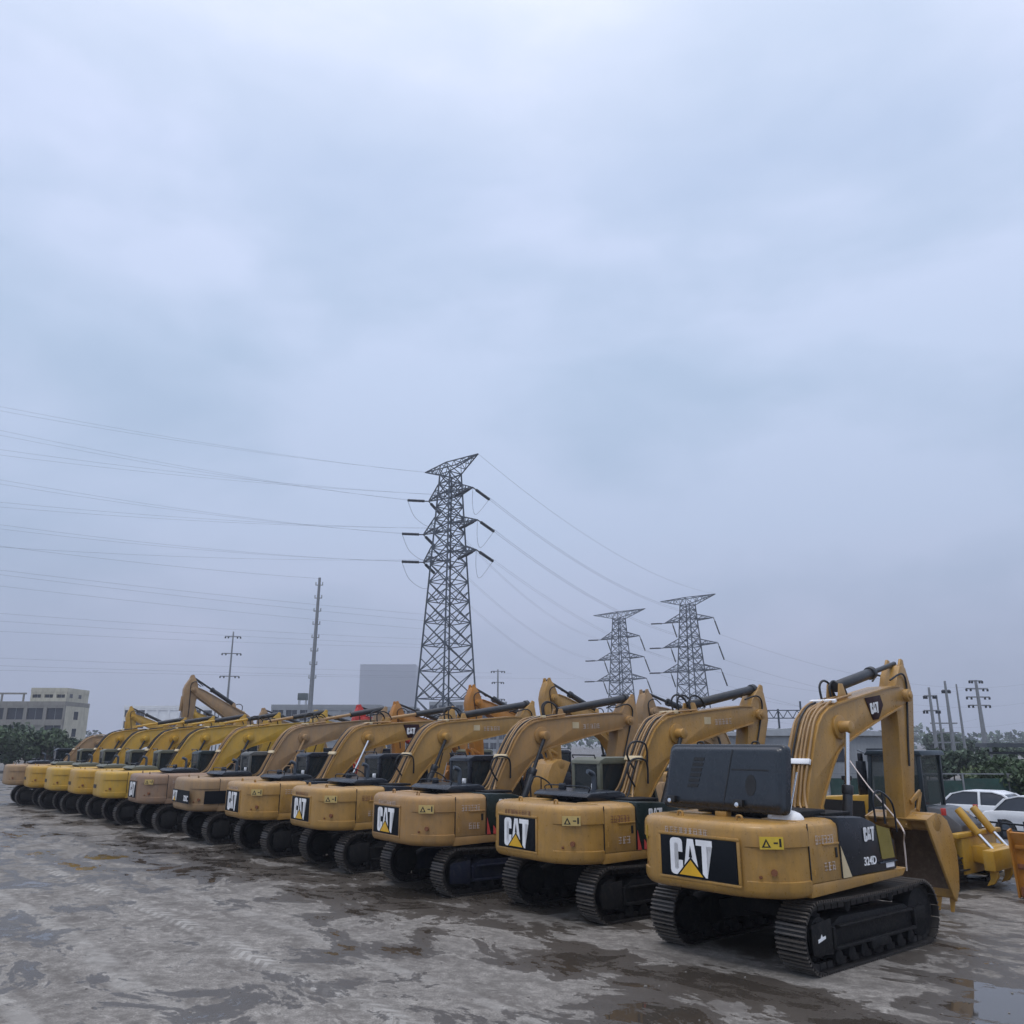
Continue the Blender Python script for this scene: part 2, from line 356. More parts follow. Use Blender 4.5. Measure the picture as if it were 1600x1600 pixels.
def excavator(label, O, P, group, rz=HEAD, scale=1.0, near=False):
    paint = P.get('paint', TAN); cabm = P.get('cab', NAVY); th = R(P.get('boom', 0)); tilt = R(P.get('stick', 16))
    rnd = random.Random(P.get('seed', 1))
    t = thing('excavator', label, 'excavator', O, rz, group, scale)
    K = track_meshes(); fm = P.get('under', FRAMEM)
    # undercarriage
    link('undercarriage', K['carbody'], t, None, fm)
    for s in (-1, 1):
        tr = link('track', K['shoes'], t); tr.location = (-.19, 1.19 * s + .03, 0)
        if s > 0: tr.scale = (1, -1, 1)
        for nm, key in (('track_chain', 'links'), ('sprocket', 'sprocket'), ('idler', 'idler'), ('track_frame', 'frame')):
            link(nm, K[key], tr, None, fm if key == 'frame' else None)
        if near and s < 0: link('paint_mark', K['tag'], tr)
        for k in range(7):
            r = link('roller', K['roller'], tr); r.location = (-1.08 + .36 * k, 0, .17)
        for x in (-.65, .65):
            r = link('carrier_roller', K['top_roller'], tr); r.location = (x, 0, .80)
    # revolving frame and skirts
    m = MB().mm((-1.6, -.9, .985), (1.5, .9, 1.09)); m.prism([(-1.92, 1.03), (.75, 1.10), (.9, 1.215), (-1.92, 1.215)], -1.40, -.86); m.prism([(-1.92, 1.03), (1.5, 1.06), (1.5, 1.215), (-1.92, 1.215)], .86, 1.38)
    m.obj('revolving_frame', paint, t, .015)
    # counterweight: rounded plan, recessed flanks with an overhanging cap and a bottom lip
    outl = [(-1.90, -1.41), (-2.05, -1.405), (-2.20, -1.37), (-2.34, -1.30), (-2.47, -1.18), (-2.58, -1.02), (-2.67, -.84), (-2.715, -.68), (-2.745, -.3), (-2.745, .3), (-2.74, .86), (-2.70, .98), (-2.62, 1.12), (-2.50, 1.26), (-2.36, 1.35), (-2.15, 1.41), (-1.90, 1.41)]
    def ring(z, ins, mid=0):
        out = []
        for i, (x, y) in enumerate(outl):
            v = Vector((x + 1.2, y)); v.length = max(.1, v.length - ins - (mid if (y < -.9 or y > .98) else 0))
            out.append(Vector((v.x - 1.2 if 0 < i < len(outl) - 1 else -1.90, v.y, z)))
        return out
    cw = MB()
    cw.loft([ring(1.03, .13), ring(1.05, .06), ring(1.09, .02), ring(1.15, 0), ring(1.262, 0), ring(1.272, .0, .028), ring(1.725, 0, .028), ring(1.735, 0), ring(1.93, .006), ring(1.99, .022), ring(2.03, .06), ring(2.052, .11), ring(2.057, .3)])
    cwo = cw.obj('counterweight', paint, t, 0, 32)
    MB().cyl((-2.50, -1.19, 1.40), (-2.46, -1.17, 1.40), .045, 14).obj('plug', RUST, cwo)
    for y in (-.55, .6):
        MB().tube(bez([(-2.36, y - .05, 2.04), (-2.36, y - .04, 2.12), (-2.36, y + .04, 2.12), (-2.36, y + .05, 2.04)], 5), .018, 6).obj('lifting_eye', paint, cwo)
    em = P.get('emblem', 'square')
    ez = 1.505
    for yy in (-1.395, 1.395): MB().box((-1.893, yy, 1.62), (.018, .012, .84)).obj('panel_seam', INK, cwo)
    for yy, zz in ((-1.02, 1.33), (1.10, 1.33)):
        MB().cyl((-2.57, yy, zz), (-2.60, yy, zz), .022, 8).obj('bolt', RUST, cwo)
    if em == 'wide':
        emblem(cwo, Matrix.Translation((-2.748, -.03, ez)) @ REAR, .53, True, [(-.72, -.29), (.72, -.29), (.72, .29), (-.72, .29)])
        # letters sit left of the middle on the wide plate
        for o in cwo.children:
            if o.name.startswith('emblem_plate'):
                for c in o.children: c.location.y = .12
    elif em == 'square':
        emblem(cwo, Matrix.Translation((-2.748, .20, ez)) @ REAR, .52, P.get('tri', True), [(-.60, -.29), (.60, -.29), (.60, .29), (-.60, .29)])
    elif em == 'band':     # long black band with number on the right
        pl = flat([(-1.0, -.2), (1.02, -.2), (1.02, .2), (-1.0, .2)], 0, .012).xf(Matrix.Translation((-2.75, -.05, 1.47)) @ REAR).obj('emblem_plate', PLATEM, cwo)
        emblem(pl, Matrix.Translation((-2.752, .62, 1.47)) @ REAR, .33, True)
        text_mb('320C', .24).xf(Matrix.Translation((-2.768, -.72, 1.42)) @ REAR).obj('number_lettering', WHITE, pl)
        MB().add(flat([(-.42, -.2), (.42, -.2), (.42, .2), (-.42, .2)], 0, .012).xf(Matrix.Translation((-1.95, -1.418, 1.47)) @ RIGHT)).obj('side_band', PLATEM, cwo)
    elif em == 'small':
        MB().add(flat([(-.28, -.07), (.28, -.07), (.28, .07), (-.28, .07)], 0, .01).xf(Matrix.Translation((-2.75, .45, 1.45)) @ REAR)).obj('name_plate', INK, cwo)
    if em in ('square', 'wide'):
        # stickers sit on the rounded rear right corner
        C = Matrix.Translation((-2.505, -1.185, 1.80)) @ Matrix.Rotation(R(46), 4, 'Z') @ REAR
        st = flat([(-.17, -.085), (.17, -.085), (.17, .085), (-.17, .085)], 0, .006).xf(C).obj('warning_sticker', STICK if near else STICKF, cwo)
        w = flat([(-.14, -.06), (-.01, -.06), (-.075, .06)], .007, .002); w.add(flat([(.03, -.01), (.09, -.01), (.09, .012), (.03, .012)], .007, .002)); w.add(flat([(.11, -.05), (.14, -.05), (.14, .06), (.11, .06)], .007, .002)); w.xf(C).obj('warning_mark', INK, st)
        flat([(-.105, -.045), (-.045, -.045), (-.075, .02)], .010, .002).xf(C).obj('warning_fill', STICK if near else STICKF, st)
        if near:
            flat([(-.07, -.1), (.07, -.1), (.07, .1), (-.07, .1)], 0, .006).xf(Matrix.Translation((-2.62, 1.10, 1.80)) @ Matrix.Rotation(R(-42), 4, 'Z') @ REAR).obj('warning_sticker', STICK, cwo)
    # worn lettering on the rear cap and flank
    if em in ('square', 'wide'):
        hw, cy_ = (.72, -.03) if em == 'wide' else (.60, .20); fr = MB()
        for zz in (-.315, .315): fr.box((-2.742, cy_, ez + zz), (.03, 2 * hw + .10, .045))
        for yy in (-hw - .028, hw + .028): fr.box((-2.742, cy_ + yy, ez), (.03, .05, .585))
        fr.obj('emblem_frame', paint, cwo, .012)
    if P.get('decal', True):
        scribble(9, .85, .085, P.get('seed', 1)).xf(Matrix.Translation((-2.745, .18, 1.88)) @ REAR).obj('worn_lettering', P.get('ink', WORN), cwo)
        scribble(6, .5, .13, P.get('seed', 1) + 50).xf(Matrix.Translation((-1.50, -1.412, 1.80)) @ RIGHT).obj('worn_lettering', P.get('ink', WORN), t)
        scribble(3, .32, .13, P.get('seed', 1) + 90).xf(Matrix.Translation((-1.40, -1.405, 1.42)) @ RIGHT).obj('worn_lettering', WORN, t)
    # right rear door (yellow) with rounded shoulder
    x1 = -1.07 if P.get('panel', True) else .95
    prof = [(-1.40, 1.22), (-1.40, 1.93), (-1.37, 2.0), (-1.30, 2.05), (-1.2, 2.07), (-.6, 2.07), (-.6, 1.22)]
    door = MB().loft([[Vector((-1.885, y, z)) for y, z in prof], [Vector((x1, y, z)) for y, z in prof]]).obj('side_door', paint, t, .008)
    MB().box((x1 - .12, -1.405, 1.60), (.05, .016, .14)).obj('latch', INK, door)
    MB().box(((x1 - 1.585) / 2, -1.4, 1.73), (x1 + 1.5, .05, .03)).obj('door_rib', paint, door, .008)
    MB().box((x1 - .02, -1.404, 1.62), (.014, .010, .78)).obj('panel_seam', INK, door)
    for zz in (1.36, 1.66): MB().cyl((-1.80, -1.40, zz - .04), (-1.80, -1.40, zz + .04), .018, 8).obj('hinge', paint, door)
    # left rear doors
    MB().loft([[Vector((-1.885, -y, z)) for y, z in prof], [Vector((-.42, -y, z)) for y, z in prof]]).obj('side_door', paint, t, .008)
    MB().mm((-1.885, -.59, 1.1), (-.45, .59, 2.04)).obj('engine_bay', FRAMEM, t)
    # right front housing
    pm = P.get('pcol', BLACK)
    if P.get('panel', True):
        pe = P.get('pend', .72); sp = [(-1.065, 1.22), (pe, 1.22), (pe + .02, 1.64), (pe - .12, 1.75), (-.05, 1.98), (-.35, 2.06), (-1.065, 2.09)]
        pan = MB().prism(sp, -1.405, -.47).obj('side_panel', pm, t, .03)
        if near:
            emblem(pan, Matrix.Translation((-.22, -1.409, 1.80)) @ RIGHT, .21, False, None, pm)
            text_mb('324D', .17).xf(Matrix.Translation((-.24, -1.409, 1.40)) @ RIGHT).obj('number_lettering', WHITE, pan)
            flat([(.12, -.22), (.52, -.22), (.44, .22), (.04, .30)], 0, .01).xf(Matrix.Translation((0, -1.407, 1.62)) @ RIGHT).obj('vent_mesh', OLGRILL, pan)
            flat([(-.22, -.02), (.32, -.02), (.32, .0), (-.22, .0)], 0, .02).xf(Matrix.Translation((.25, -1.407, 1.36)) @ RIGHT).obj('trim_strip', GALV, pan)
            flat([(-.13, -.035), (.13, -.035), (.13, .035), (-.13, .035)], 0, .004).xf(Matrix.Translation((.36, -1.407, 1.30)) @ RIGHT).obj('worn_lettering', WHITE, pan)
            flat([(-1.06, 1.225), (-.82, 1.225), (-1.06, 1.68)], 0, .006).xf(Matrix.Translation((0, -1.407, 0)) @ RIGHT).obj('corner_stripe', CREAM, pan)
        else:
            emblem(pan, Matrix.Translation((-.57, -1.409, 1.84)) @ RIGHT, .24, False, None, pm)
            text_mb('320D', .19).xf(Matrix.Translation((-.32, -1.409, 1.40)) @ RIGHT).obj('number_lettering', WHITE, pan)
            for dx in (0, .17):
                flat([(-1.06 + dx, 1.225), (-.96 + dx * 1.4, 1.225), (-1.06 + dx, 1.58 - dx)], 0, .006).xf(Matrix.Translation((0, -1.407, 0)) @ RIGHT).obj('corner_stripe', STRIPE, pan)
        MB().mm((-.9, -1.1, 2.06), (-.15, -.55, 2.12)).obj('step_plate', FRAMEM, pan, .012)
    else:
        MB().prism([(.955, 1.22), (1.3, 1.22), (1.3, 1.5), (1.1, 1.8), (.955, 1.9)], -1.38, -.5).obj('tool_box', paint, t, .03)
    hr = MB(); hr.tube(bez([(.25, -1.3, 1.95), (.25, -1.3, 2.3), (.45, -1.3, 2.42), (.85, -1.3, 2.2), (.9, -1.3, 1.75)], 6), .018, 6); hr.tube([(.55, -1.3, 1.9), (.55, -1.3, 2.38)], .016, 6)
    hr.obj('handrail', BLACK if P.get('panel', True) else paint, t)
    # deck + boom foot
    MB().mm((-.45, -.46, 1.1), (.9, .40, 1.6)).obj('deck', FRAMEM, t, .01)
    bf = MB()
    for y in (-.36, .36): bf.prism([(-.35, 1.2), (.75, 1.2), (.75, 1.45), (.28, 2.02), (-.05, 2.02)], y - .03, y + .03)
    bf.obj('boom_foot', paint, t, .01)
    # engine hood
    if P.get('hood') == 'open':
        def rr(w, h, r, k=6):
            o = []
            for cx, cy, a0 in ((w - r, h - r, 0), (-w + r, h - r, 90), (-w + r, -h + r, 180), (w - r, -h + r, 270)):
                for i in range(k + 1): a = R(a0 + 90 * i / k); o.append((cx + r * math.cos(a), cy + r * math.sin(a)))
            return o
        M = Matrix.Translation((-1.88, .10, 2.66)) @ Matrix.Rotation(R(9), 4, 'Y') @ REAR
        rings = []
        for ins, z in ((.0, -.13), (0, -.02), (.012, .0), (.035, .008), (.055, .014), (.075, .052), (.10, .070), (.13, .075)):
            rings.append([M @ Vector((x + (.10 * (y + .5) if x < 0 else 0), y, z)) for x, y in rr(1.20 - ins, .52 - ins, .10 - ins * .3)])
        hd = MB().loft(rings).obj('engine_hood', HOODM, t, 0, 50)
        lv = MB()
        for k in range(6): lv.add(flat([(-.64 + k * .022, -.19 + k * .085), (-.42 + k * .022, -.19 + k * .085), (-.40 + k * .022, -.135 + k * .085), (-.62 + k * .022, -.135 + k * .085)], .076, .006))
        lv.xf(M).obj('louvre', INK, hd)
        flat([(.62 + .10 * math.cos(a * math.pi / 10), -.12 + .16 * math.sin(a * math.pi / 10)) for a in range(20)], .076, .006).xf(M).obj('exhaust_opening', INK, hd)
        MB().add(flat([(.25, .1), (.95, .1), (.95, .122), (.25, .122)], .076, .004)).add(flat([(.10, -.42), (.122, -.42), (.272, .42), (.25, .42)], .076, .004)).xf(M).obj('panel_seam', INK, hd)
        for x in (-.93, .43):
            lp = MB(); lp.box((0, 0, 0), (.07, .11, .17)); lp.xf(M @ Matrix.Translation((x, -.40, .11)) @ Matrix.Rotation(R(90), 4, 'Y')); lp.obj('hinge', INK, hd, .01)
            MB().cyl(M @ Vector((x, -.43, .14)), M @ Vector((x, -.43, .175)), .038, 14).obj('work_light', CHROME, hd, .006)
        for x in (-.5, .6):
            MB().tube(bez([M @ Vector((x - .08, .5, -.06)), M @ Vector((x - .05, .56, -.06)), M @ Vector((x + .05, .56, -.06)), M @ Vector((x + .08, .5, -.06))], 4), .014, 6).obj('grab_handle', INK, hd)
        MB().bar((-1.75, -1.0, 2.05), (-1.45, -1.02, 2.75), .025, n=8).obj('hood_stay', CHROME, hd)
        MB().mm((-1.55, -1.0, 2.02), (-.7, .9, 2.17)).obj('engine_block', FRAMEM, t, .03)
        MB().box((-1.9, .1, 2.09), (.14, .22, .09)).obj('hinge_block', paint, t, .01)
    else:
        hp = [(-1.53, 2.05), (-1.66, 2.15), (-1.52, 2.23), (-.75, 2.25), (-.6, 2.2), (-.55, 2.05)]
        hd = MB().prism(hp, -.62, 1.15).obj('engine_hood', P.get('hcol', BLACK), t, .04, 40)
        ex = MB().tube(bez([(-.95, -.05, 2.2), (-.95, -.05, 2.50), (-1.0, -.05, 2.58), (-1.12, -.05, 2.62)], 5), .05, 12)
        ex.obj('exhaust_pipe', GALV, t)
        MB().cyl((-1.15, .75, 2.24), (-1.15, .75, 2.36), .09, 16, .075).obj('air_cap', BLACK, hd, .01)
        hh = MB(); hh.tube(bez([(-1.45, -.45, 2.22), (-1.45, -.45, 2.33), (-1.45, .1, 2.34), (-1.45, .9, 2.33), (-1.45, .95, 2.22)], 4), .014, 6); hh.obj('grab_rail', BLACK, hd)
    # cab
    ca = MB(); cx0, cx1, y0, y1 = -.38, 1.48, .42, 1.37
    ca.prism([(cx0, 1.215), (cx0, 1.98), (.5, 1.93), (.55, 1.62), (cx1, 1.62), (cx1 + .03, 1.215)], y0, y1)
    ca.prism([(cx0 - .02, 2.74), (cx0 + .02, 2.82), (cx0 + .16, 2.88), (1.0, 2.88), (1.16, 2.80), (1.16, 2.74)], y0 - .01, y1 + .01)
    for y in (y0 + .045, y1 - .045):
        ca.bar((cx0 + .05, y, 1.9), (cx0 + .05, y, 2.78), .09, .11); ca.bar((.52, y, 1.6), (.50, y, 2.78), .08, .08); ca.bar((cx1 - .03, y, 1.6), (1.10, y, 2.78), .08, .08)
    cab = ca.obj('cab', cabm, t, .02)
    ins = .03
    MB().mm((cx0 + .02, y0 + .09, 1.97), (cx0 + .035, y1 - .09, 2.75)).obj('window', GLASS, cab)
    for y in (y0 + .02, y1 - .035):
        MB().prism([(cx0 + .1, 1.97), (.48, 1.93), (.46, 2.75), (cx0 + .1, 2.75)], y, y + .015).obj('window', GLASS, cab)
        MB().prism([(.56, 1.61), (1.42, 1.61), (1.07, 2.75), (.54, 2.75)], y, y + .015).obj('window', GLASS, cab)
    MB().loft([[Vector((x, y, z)) for y in (y0 + .09, y1 - .09) for _ in (0,)] for x, z in ((cx1 - .02, 1.62), (1.11, 2.75))], cap=False).obj('windscreen', GLASS, cab)
    MB().prism([(.0, 1.6), (.5, 1.6), (.5, 1.85), (.16, 1.9), (.02, 2.55), (-.1, 2.55)], .62, 1.15).obj('seat', INK, cab, .05)
    if P.get('rear_panel'):
        MB().mm((cx0 - .004, y0 + .12, 2.06), (cx0 + .012, y1 - .3, 2.66)).obj('rear_pane', GLASS, cab)
    MB().tube([(cx0 - .02, y0 + .1, 2.86), (cx0 - .05, y0 + .1, 2.93), (cx0 - .05, y1 - .1, 2.93), (cx0 - .02, y1 - .1, 2.86)], .016, 6).obj('roof_rail', BLACK, cab)
    lm = MB().box((cx0 - .07, y0 + .12, 2.28), (.06, .10, .12)); lm.cyl((cx0 - .11, y0 + .12, 2.28), (cx0 - .1, y0 + .12, 2.28), .045, 12)
    lm.obj('work_light', WHITE if P.get('lamp') else BLACK, cab, .01)
    mr = MB(); mr.tube(bez([(1.3, 1.36, 2.2), (1.45, 1.5, 2.35), (1.45, 1.55, 2.5)], 5), .014, 6); mr.box((1.45, 1.56, 2.55), (.05, .18, .28)); mr.obj('mirror', BLACK, t, .008)
    # boom
    bx = P.get('bx', BX); top, bot = boom_profile(th, bx); prof = top + bot
    W = .24
    bm = MB().prism(prof, -W, W)
    bmM = P.get('boomcol', paint)
    bo = bm.obj('boom', bmM, t, .012)
    fl = MB()
    for line, off in ((top, .012), (bot, -.012)):
        rings = []
        for i in range(1, len(line) - 1):
            a = Vector((line[i + 1][0] - line[i - 1][0], line[i + 1][1] - line[i - 1][1])).normalized(); nn = Vector((-a.y, a.x)); p = Vector(line[i])
            q = p + nn * .022; p2 = p - nn * .012
            rings.append([Vector((p2.x, -W - .03, p2.y)), Vector((p2.x, W + .03, p2.y)), Vector((q.x, W + .03, q.y)), Vector((q.x, -W - .03, q.y))])
        fl.loft(rings)
    fl.obj('boom_flange', bmM, bo, 0, 30)
    tip = rotp((.1 + 4.76 * bx, 3.83), th)
    MB().cyl((tip[0], -.34, tip[1]), (tip[0], .34, tip[1]), .13, 20).cyl((tip[0], -.37, tip[1]), (tip[0], .37, tip[1]), .07, 14).obj('boom_pin', bmM, bo, .01)
    bp_ = rotp((1.36, 3.38), th)
    MB().cyl((bp_[0], -.5, bp_[1]), (bp_[0], .5, bp_[1]), .11, 18).cyl((bp_[0], -.29, bp_[1]), (bp_[0], .29, bp_[1]), .22, 20).obj('boom_pin', bmM, bo, .01)
    if em in ('square', 'wide', 'band') :
        c = rotp((.1 + 3.15 * bx, 3.65), th)
        if near or P.get('boomlogo'):
            B = Matrix.Translation((c[0], -W - .004, c[1])) @ RIGHT @ Matrix.Rotation(th + R(3), 4, 'Z')
            emblem(bo, B, .21, False, [(-.30, .22), (.30, .22), (.36, .02), (.10, -.22), (-.12, -.22)], MAROON)
        elif P.get('boomdecal'):
            scribble(5, .62, .13, P.get('seed', 1) + 7).xf(Matrix.Translation((c[0] + .1, -W, c[1])) @ RIGHT @ Matrix.Rotation(th + R(3), 4, 'Z')).obj('worn_lettering', P.get('boomink', WORN), bo)
            flat([(-.11, -.08), (.11, -.08), (.11, .08), (-.11, .08)], 0, .005).xf(Matrix.Translation((c[0] - .45, -W, c[1] + .02)) @ RIGHT).obj('sticker', CREAM, bo)
    # pipes and hoses up the back of the boom
    idx = [1, 2, 3, 4, 5, 6, 7, 8, 9]
    nh = P.get('hoses', 4)
    for k in range(nh):
        y = -.20 + .40 * k / max(1, nh - 1)
        pts = [(-.34 + .16 * rnd.random(), y * 2.3 + rnd.uniform(-.07, .07), 2.02)]
        for i in idx:
            a = Vector((top[i + 1][0] - top[i - 1][0], top[i + 1][1] - top[i - 1][1])).normalized()
            spread = 1.35 if i == 1 else 1.0
            pts.append((top[i][0] - a.y * .06, y * spread + rnd.uniform(-.012, .012), top[i][1] + a.x * (.06 + rnd.uniform(-.012, .03))))
        MB().tube(bez(pts, 5), .021, 8).obj('hydraulic_pipe', (PIPE if (k % 3 != 1 or (near and k != 4)) else RUBBER) if P.get('pipes', True) else RUBBER, bo)
    for i, f in ((3, .0), (8, .0)):
        a = Vector((top[i + 1][0] - top[i - 1][0], top[i + 1][1] - top[i - 1][1])).normalized()
        c = Vector((top[i][0] - a.y * .075, 0, top[i][1] + a.x * .075)); ry = Matrix.Rotation(-math.atan2(a.y, a.x), 3, 'Y')
        MB().box(c, (.10, .52, .06), ry).obj('pipe_clamp', WHITE if near else CREAM, bo, .008)
    for k in range(P.get('loops', 2)):
        y = rnd.uniform(-.18, .18); i = 8
        c = Vector((top[i][0] + .25 * k + .05, y, top[i][1] + .05))
        MB().tube(bez([c, c + Vector((-.02, .02, .30)), c + Vector((.16, .03, .42)), c + Vector((.42, .05, .34)), c + Vector((.55, .06, .16))], 6), .022, 7).obj('hydraulic_hose', RUBBER, bo)
    # loose hoses across the lower boom
    for k in range(P.get('loose', 0)):
        z = 2.5 + .35 * k
        MB().tube(bez([(.0, -.27, z - .2), (-.22, -.3, z + .1), (-.1, -.34, z + .35), (.3, -.33, z + .3), (.38, -.28, z - .15)], 7), .022, 7).obj('hydraulic_hose', RUBBER, bo)
    # boom cylinders
    for s in (-1, 1):
        a = Vector((P.get('bbase', .45), s * .41, 1.36)); b = Vector((bp_[0], s * .41, bp_[1])); d = b - a
        f = P.get('bcyl', .60)
        cy = MB().cyl(a, a + d * f, .085, 16).cyl(a + d * (f - .07), a + d * f, .10, 16).obj('boom_cylinder', P.get('bcylcol', CYL), t, .008)
        MB().cyl(a + d * f, b, .045, 14).obj('cylinder_rod', P.get('rod', CYL), cy)
    # stick (arm)
    c, s_ = math.cos(tilt), math.sin(tilt)
    def st(x, z): return (tip[0] + c * x + s_ * z, tip[1] - s_ * x + c * z)      # tilt>0 swings the lower end back
    sp = [(-.07, .60), (.06, .67), (.17, .60), (.36, .26), (.44, .0), (.41, -.5), (.24, -2.45), (.12, -2.62), (-.10, -2.60), (-.16, -2.40), (-.24, -.55), (-.30, -.25), (-.29, .06), (-.18, .40)]
    sm = P.get('stickcol', bmM)
    so = MB().prism([st(*p) for p in sp], -.19, .19).obj('stick', sm, t, .02)
    hb = MB()
    for y in (-.17, .12): hb.prism([st(*p) for p in ((-.10, .50), (.02, .78), (.12, .77), (.20, .50))], y, y + .05)
    hb.obj('stick_bracket', sm, so, .01)
    e0 = rotp(P.get('scyl0', (2.1, 4.02)), th); e1 = st(.07, .69)
    a = Vector((e0[0], 0, e0[1])); b = Vector((e1[0], 0, e1[1])); d = b - a
    f = P.get('scyl', .62)
    if P.get('scyl_rev'):
        sc = MB().cyl(a, a + d * .45, .055, 14).obj('stick_cylinder', P['scyl_rev'], t); MB().cyl(a + d * .45, b, .10, 16).obj('rod_sleeve', CYL, sc, .008)
    else:
        sc = MB().cyl(a, a + d * f, .105, 18).cyl(a + d * (f - .05), a + d * f, .13, 18).obj('stick_cylinder', CYL, t, .01); MB().cyl(a + d * f, b, .05, 14).obj('cylinder_rod', P.get('srod', CYL), sc)
    lug = MB()
    for y in (-.14, .10): lug.prism([(a.x - .16, a.z - .33), (a.x + .22, a.z - .30), (a.x + .05, a.z + .06), (a.x - .06, a.z + .06)], y, y + .04)
    lug.obj('cylinder_lug', bmM, bo, .01)
    # hoses across the boom tip down the stick
    for k, y in enumerate((-.21, .21)):
        q = [st(*p) for p in ((-.50, .22), (-.15, .42), (.12, .30), (.12, -.2), (.08, -.9), (.08, -1.4))]
        MB().tube(bez([(q[0][0], y * .9, q[0][1]), (q[1][0], y * 1.2, q[1][1])] + [(x, y, z) for x, z in q[2:]], 6), .02, 7).obj('hydraulic_hose', RUBBER, so)
    # bucket, its cylinder and link
    bx, bz = st(0, -2.50)
    def bk(x, z): return (bx + x, bz + z)
    g = bz   # height above ground
    sc_ = min(1.1, max(.8, (g - .03) / 1.62))
    if P.get('boom', 0) > 10: sc_ = 1.0
    outer = [(-.16, .10), (.10, .17), (.40, .17), (.64, .04), (.80, -.22), (.88, -.56), (.86, -.90), (.78, -1.20), (.68, -1.38)]
    inner = [(.63, -1.35), (.72, -1.18), (.80, -.89), (.82, -.56), (.74, -.25), (.60, -.02), (.38, .11), (.10, .12), (-.14, .06)]
    lining = [(.66, -1.34), (.73, -1.17), (.795, -.89), (.81, -.56), (.73, -.26), (.59, -.03), (.38, .10), (.10, .11), (.10, .10), (.37, .09), (.58, -.04), (.72, -.27), (.80, -.56), (.785, -.89), (.72, -1.165), (.655, -1.335)]
    side = [(-.2, .10), (.10, .18), (.41, .18), (.66, .05), (.82, -.22), (.90, -.56), (.88, -.91), (.80, -1.22), (.64, -1.42), (.54, -1.32), (.16, -.6)]
    w = .60
    bu = MB()
    bu.prism([bk(x * sc_, z * sc_) for x, z in outer + inner], -w, w)
    buo = bu.obj('bucket', P.get('bucketcol', sm), t, .01)
    for y in (-w, w):
        MB().prism([bk(x * sc_, z * sc_) for x, z in side], y - .025, y + .025).obj('bucket_side', P.get('bucketcol', sm), buo, .008)
    MB().prism([bk(x * sc_, z * sc_) for x, z in lining], -w + .03, w - .03).obj('bucket_lining', BUCKIN, buo)
    MB().cyl(Vector((bk(.22, .04)[0], -w - .03, bk(.22, .04)[1])), Vector((bk(.22, .04)[0], w + .03, bk(.22, .04)[1])), .17, 20).obj('bucket_tube', P.get('bucketcol', sm), buo, .01)
    for k in range(5):
        y = -w + .08 + k * (2 * w - .16) / 4
        x0, z0 = bk(.70 * sc_, -1.32 * sc_); x1_, z1 = bk(.62 * sc_, -1.60 * sc_)
        MB().loft([[Vector((x0, y - .06, z0 - .05)), Vector((x0, y + .06, z0 - .05)), Vector((x0, y + .06, z0 + .06)), Vector((x0, y - .06, z0 + .06))],
                   [Vector((x1_, y - .035, z1 - .015)), Vector((x1_, y + .035, z1 - .015)), Vector((x1_, y + .035, z1 + .015)), Vector((x1_, y - .035, z1 + .015))]]).obj('bucket_tooth', P.get('bucketcol', sm), buo, .006)
    ears = MB()
    for y in (-.2, .17): ears.prism([bk(-.14, -.02), bk(.45, .08), bk(.40, .28), bk(.1, .22)], y, y + .035)
    ears.obj('bucket_ear', sm, buo, .008)
    k0 = st(.42, -.35); k1 = st(.46, -1.85); kb = bk(.36, .22)
    bc = MB().cyl((k0[0], 0, k0[1]), ((k0[0] + k1[0]) / 2, 0, (k0[1] + k1[1]) / 2), .085, 14).obj('bucket_cylinder', sm, t, .008)
    MB().cyl(((k0[0] + k1[0]) / 2, 0, (k0[1] + k1[1]) / 2), (k1[0], 0, k1[1]), .04, 12).obj('cylinder_rod', CHROME, bc)
    lk = MB()
    for y in (-.23, .19):
        lk.bar((k1[0], y + .02, k1[1]), (st(.05, -2.1)[0], y + .02, st(.05, -2.1)[1]), .04, .10); lk.bar((k1[0], y + .02, k1[1]), (kb[0], y + .02, kb[1]), .04, .10)
    lk.obj('bucket_link', sm, t, .008)
    return t

def O1(): return Vector((5.02, 15.69, 0))
def px_ground(x, y, z=0):
    r = (x - 800) / F; u = -(y - 800) / F; c, s = math.cos(PITCH), math.sin(PITCH)
    d = Vector((r, c - u * s, s + u * c)); k = (z - H) / d.z
    return Vector((0, 0, H)) + d * k
def at_depth(x, y, Y):
    r = (x - 800) / F; u = -(y - 800) / F; c, s = math.cos(PITCH), math.sin(PITCH)
    d = Vector((r, c - u * s, s + u * c)); return Vector((0, 0, H)) + d * (Y / d.y)

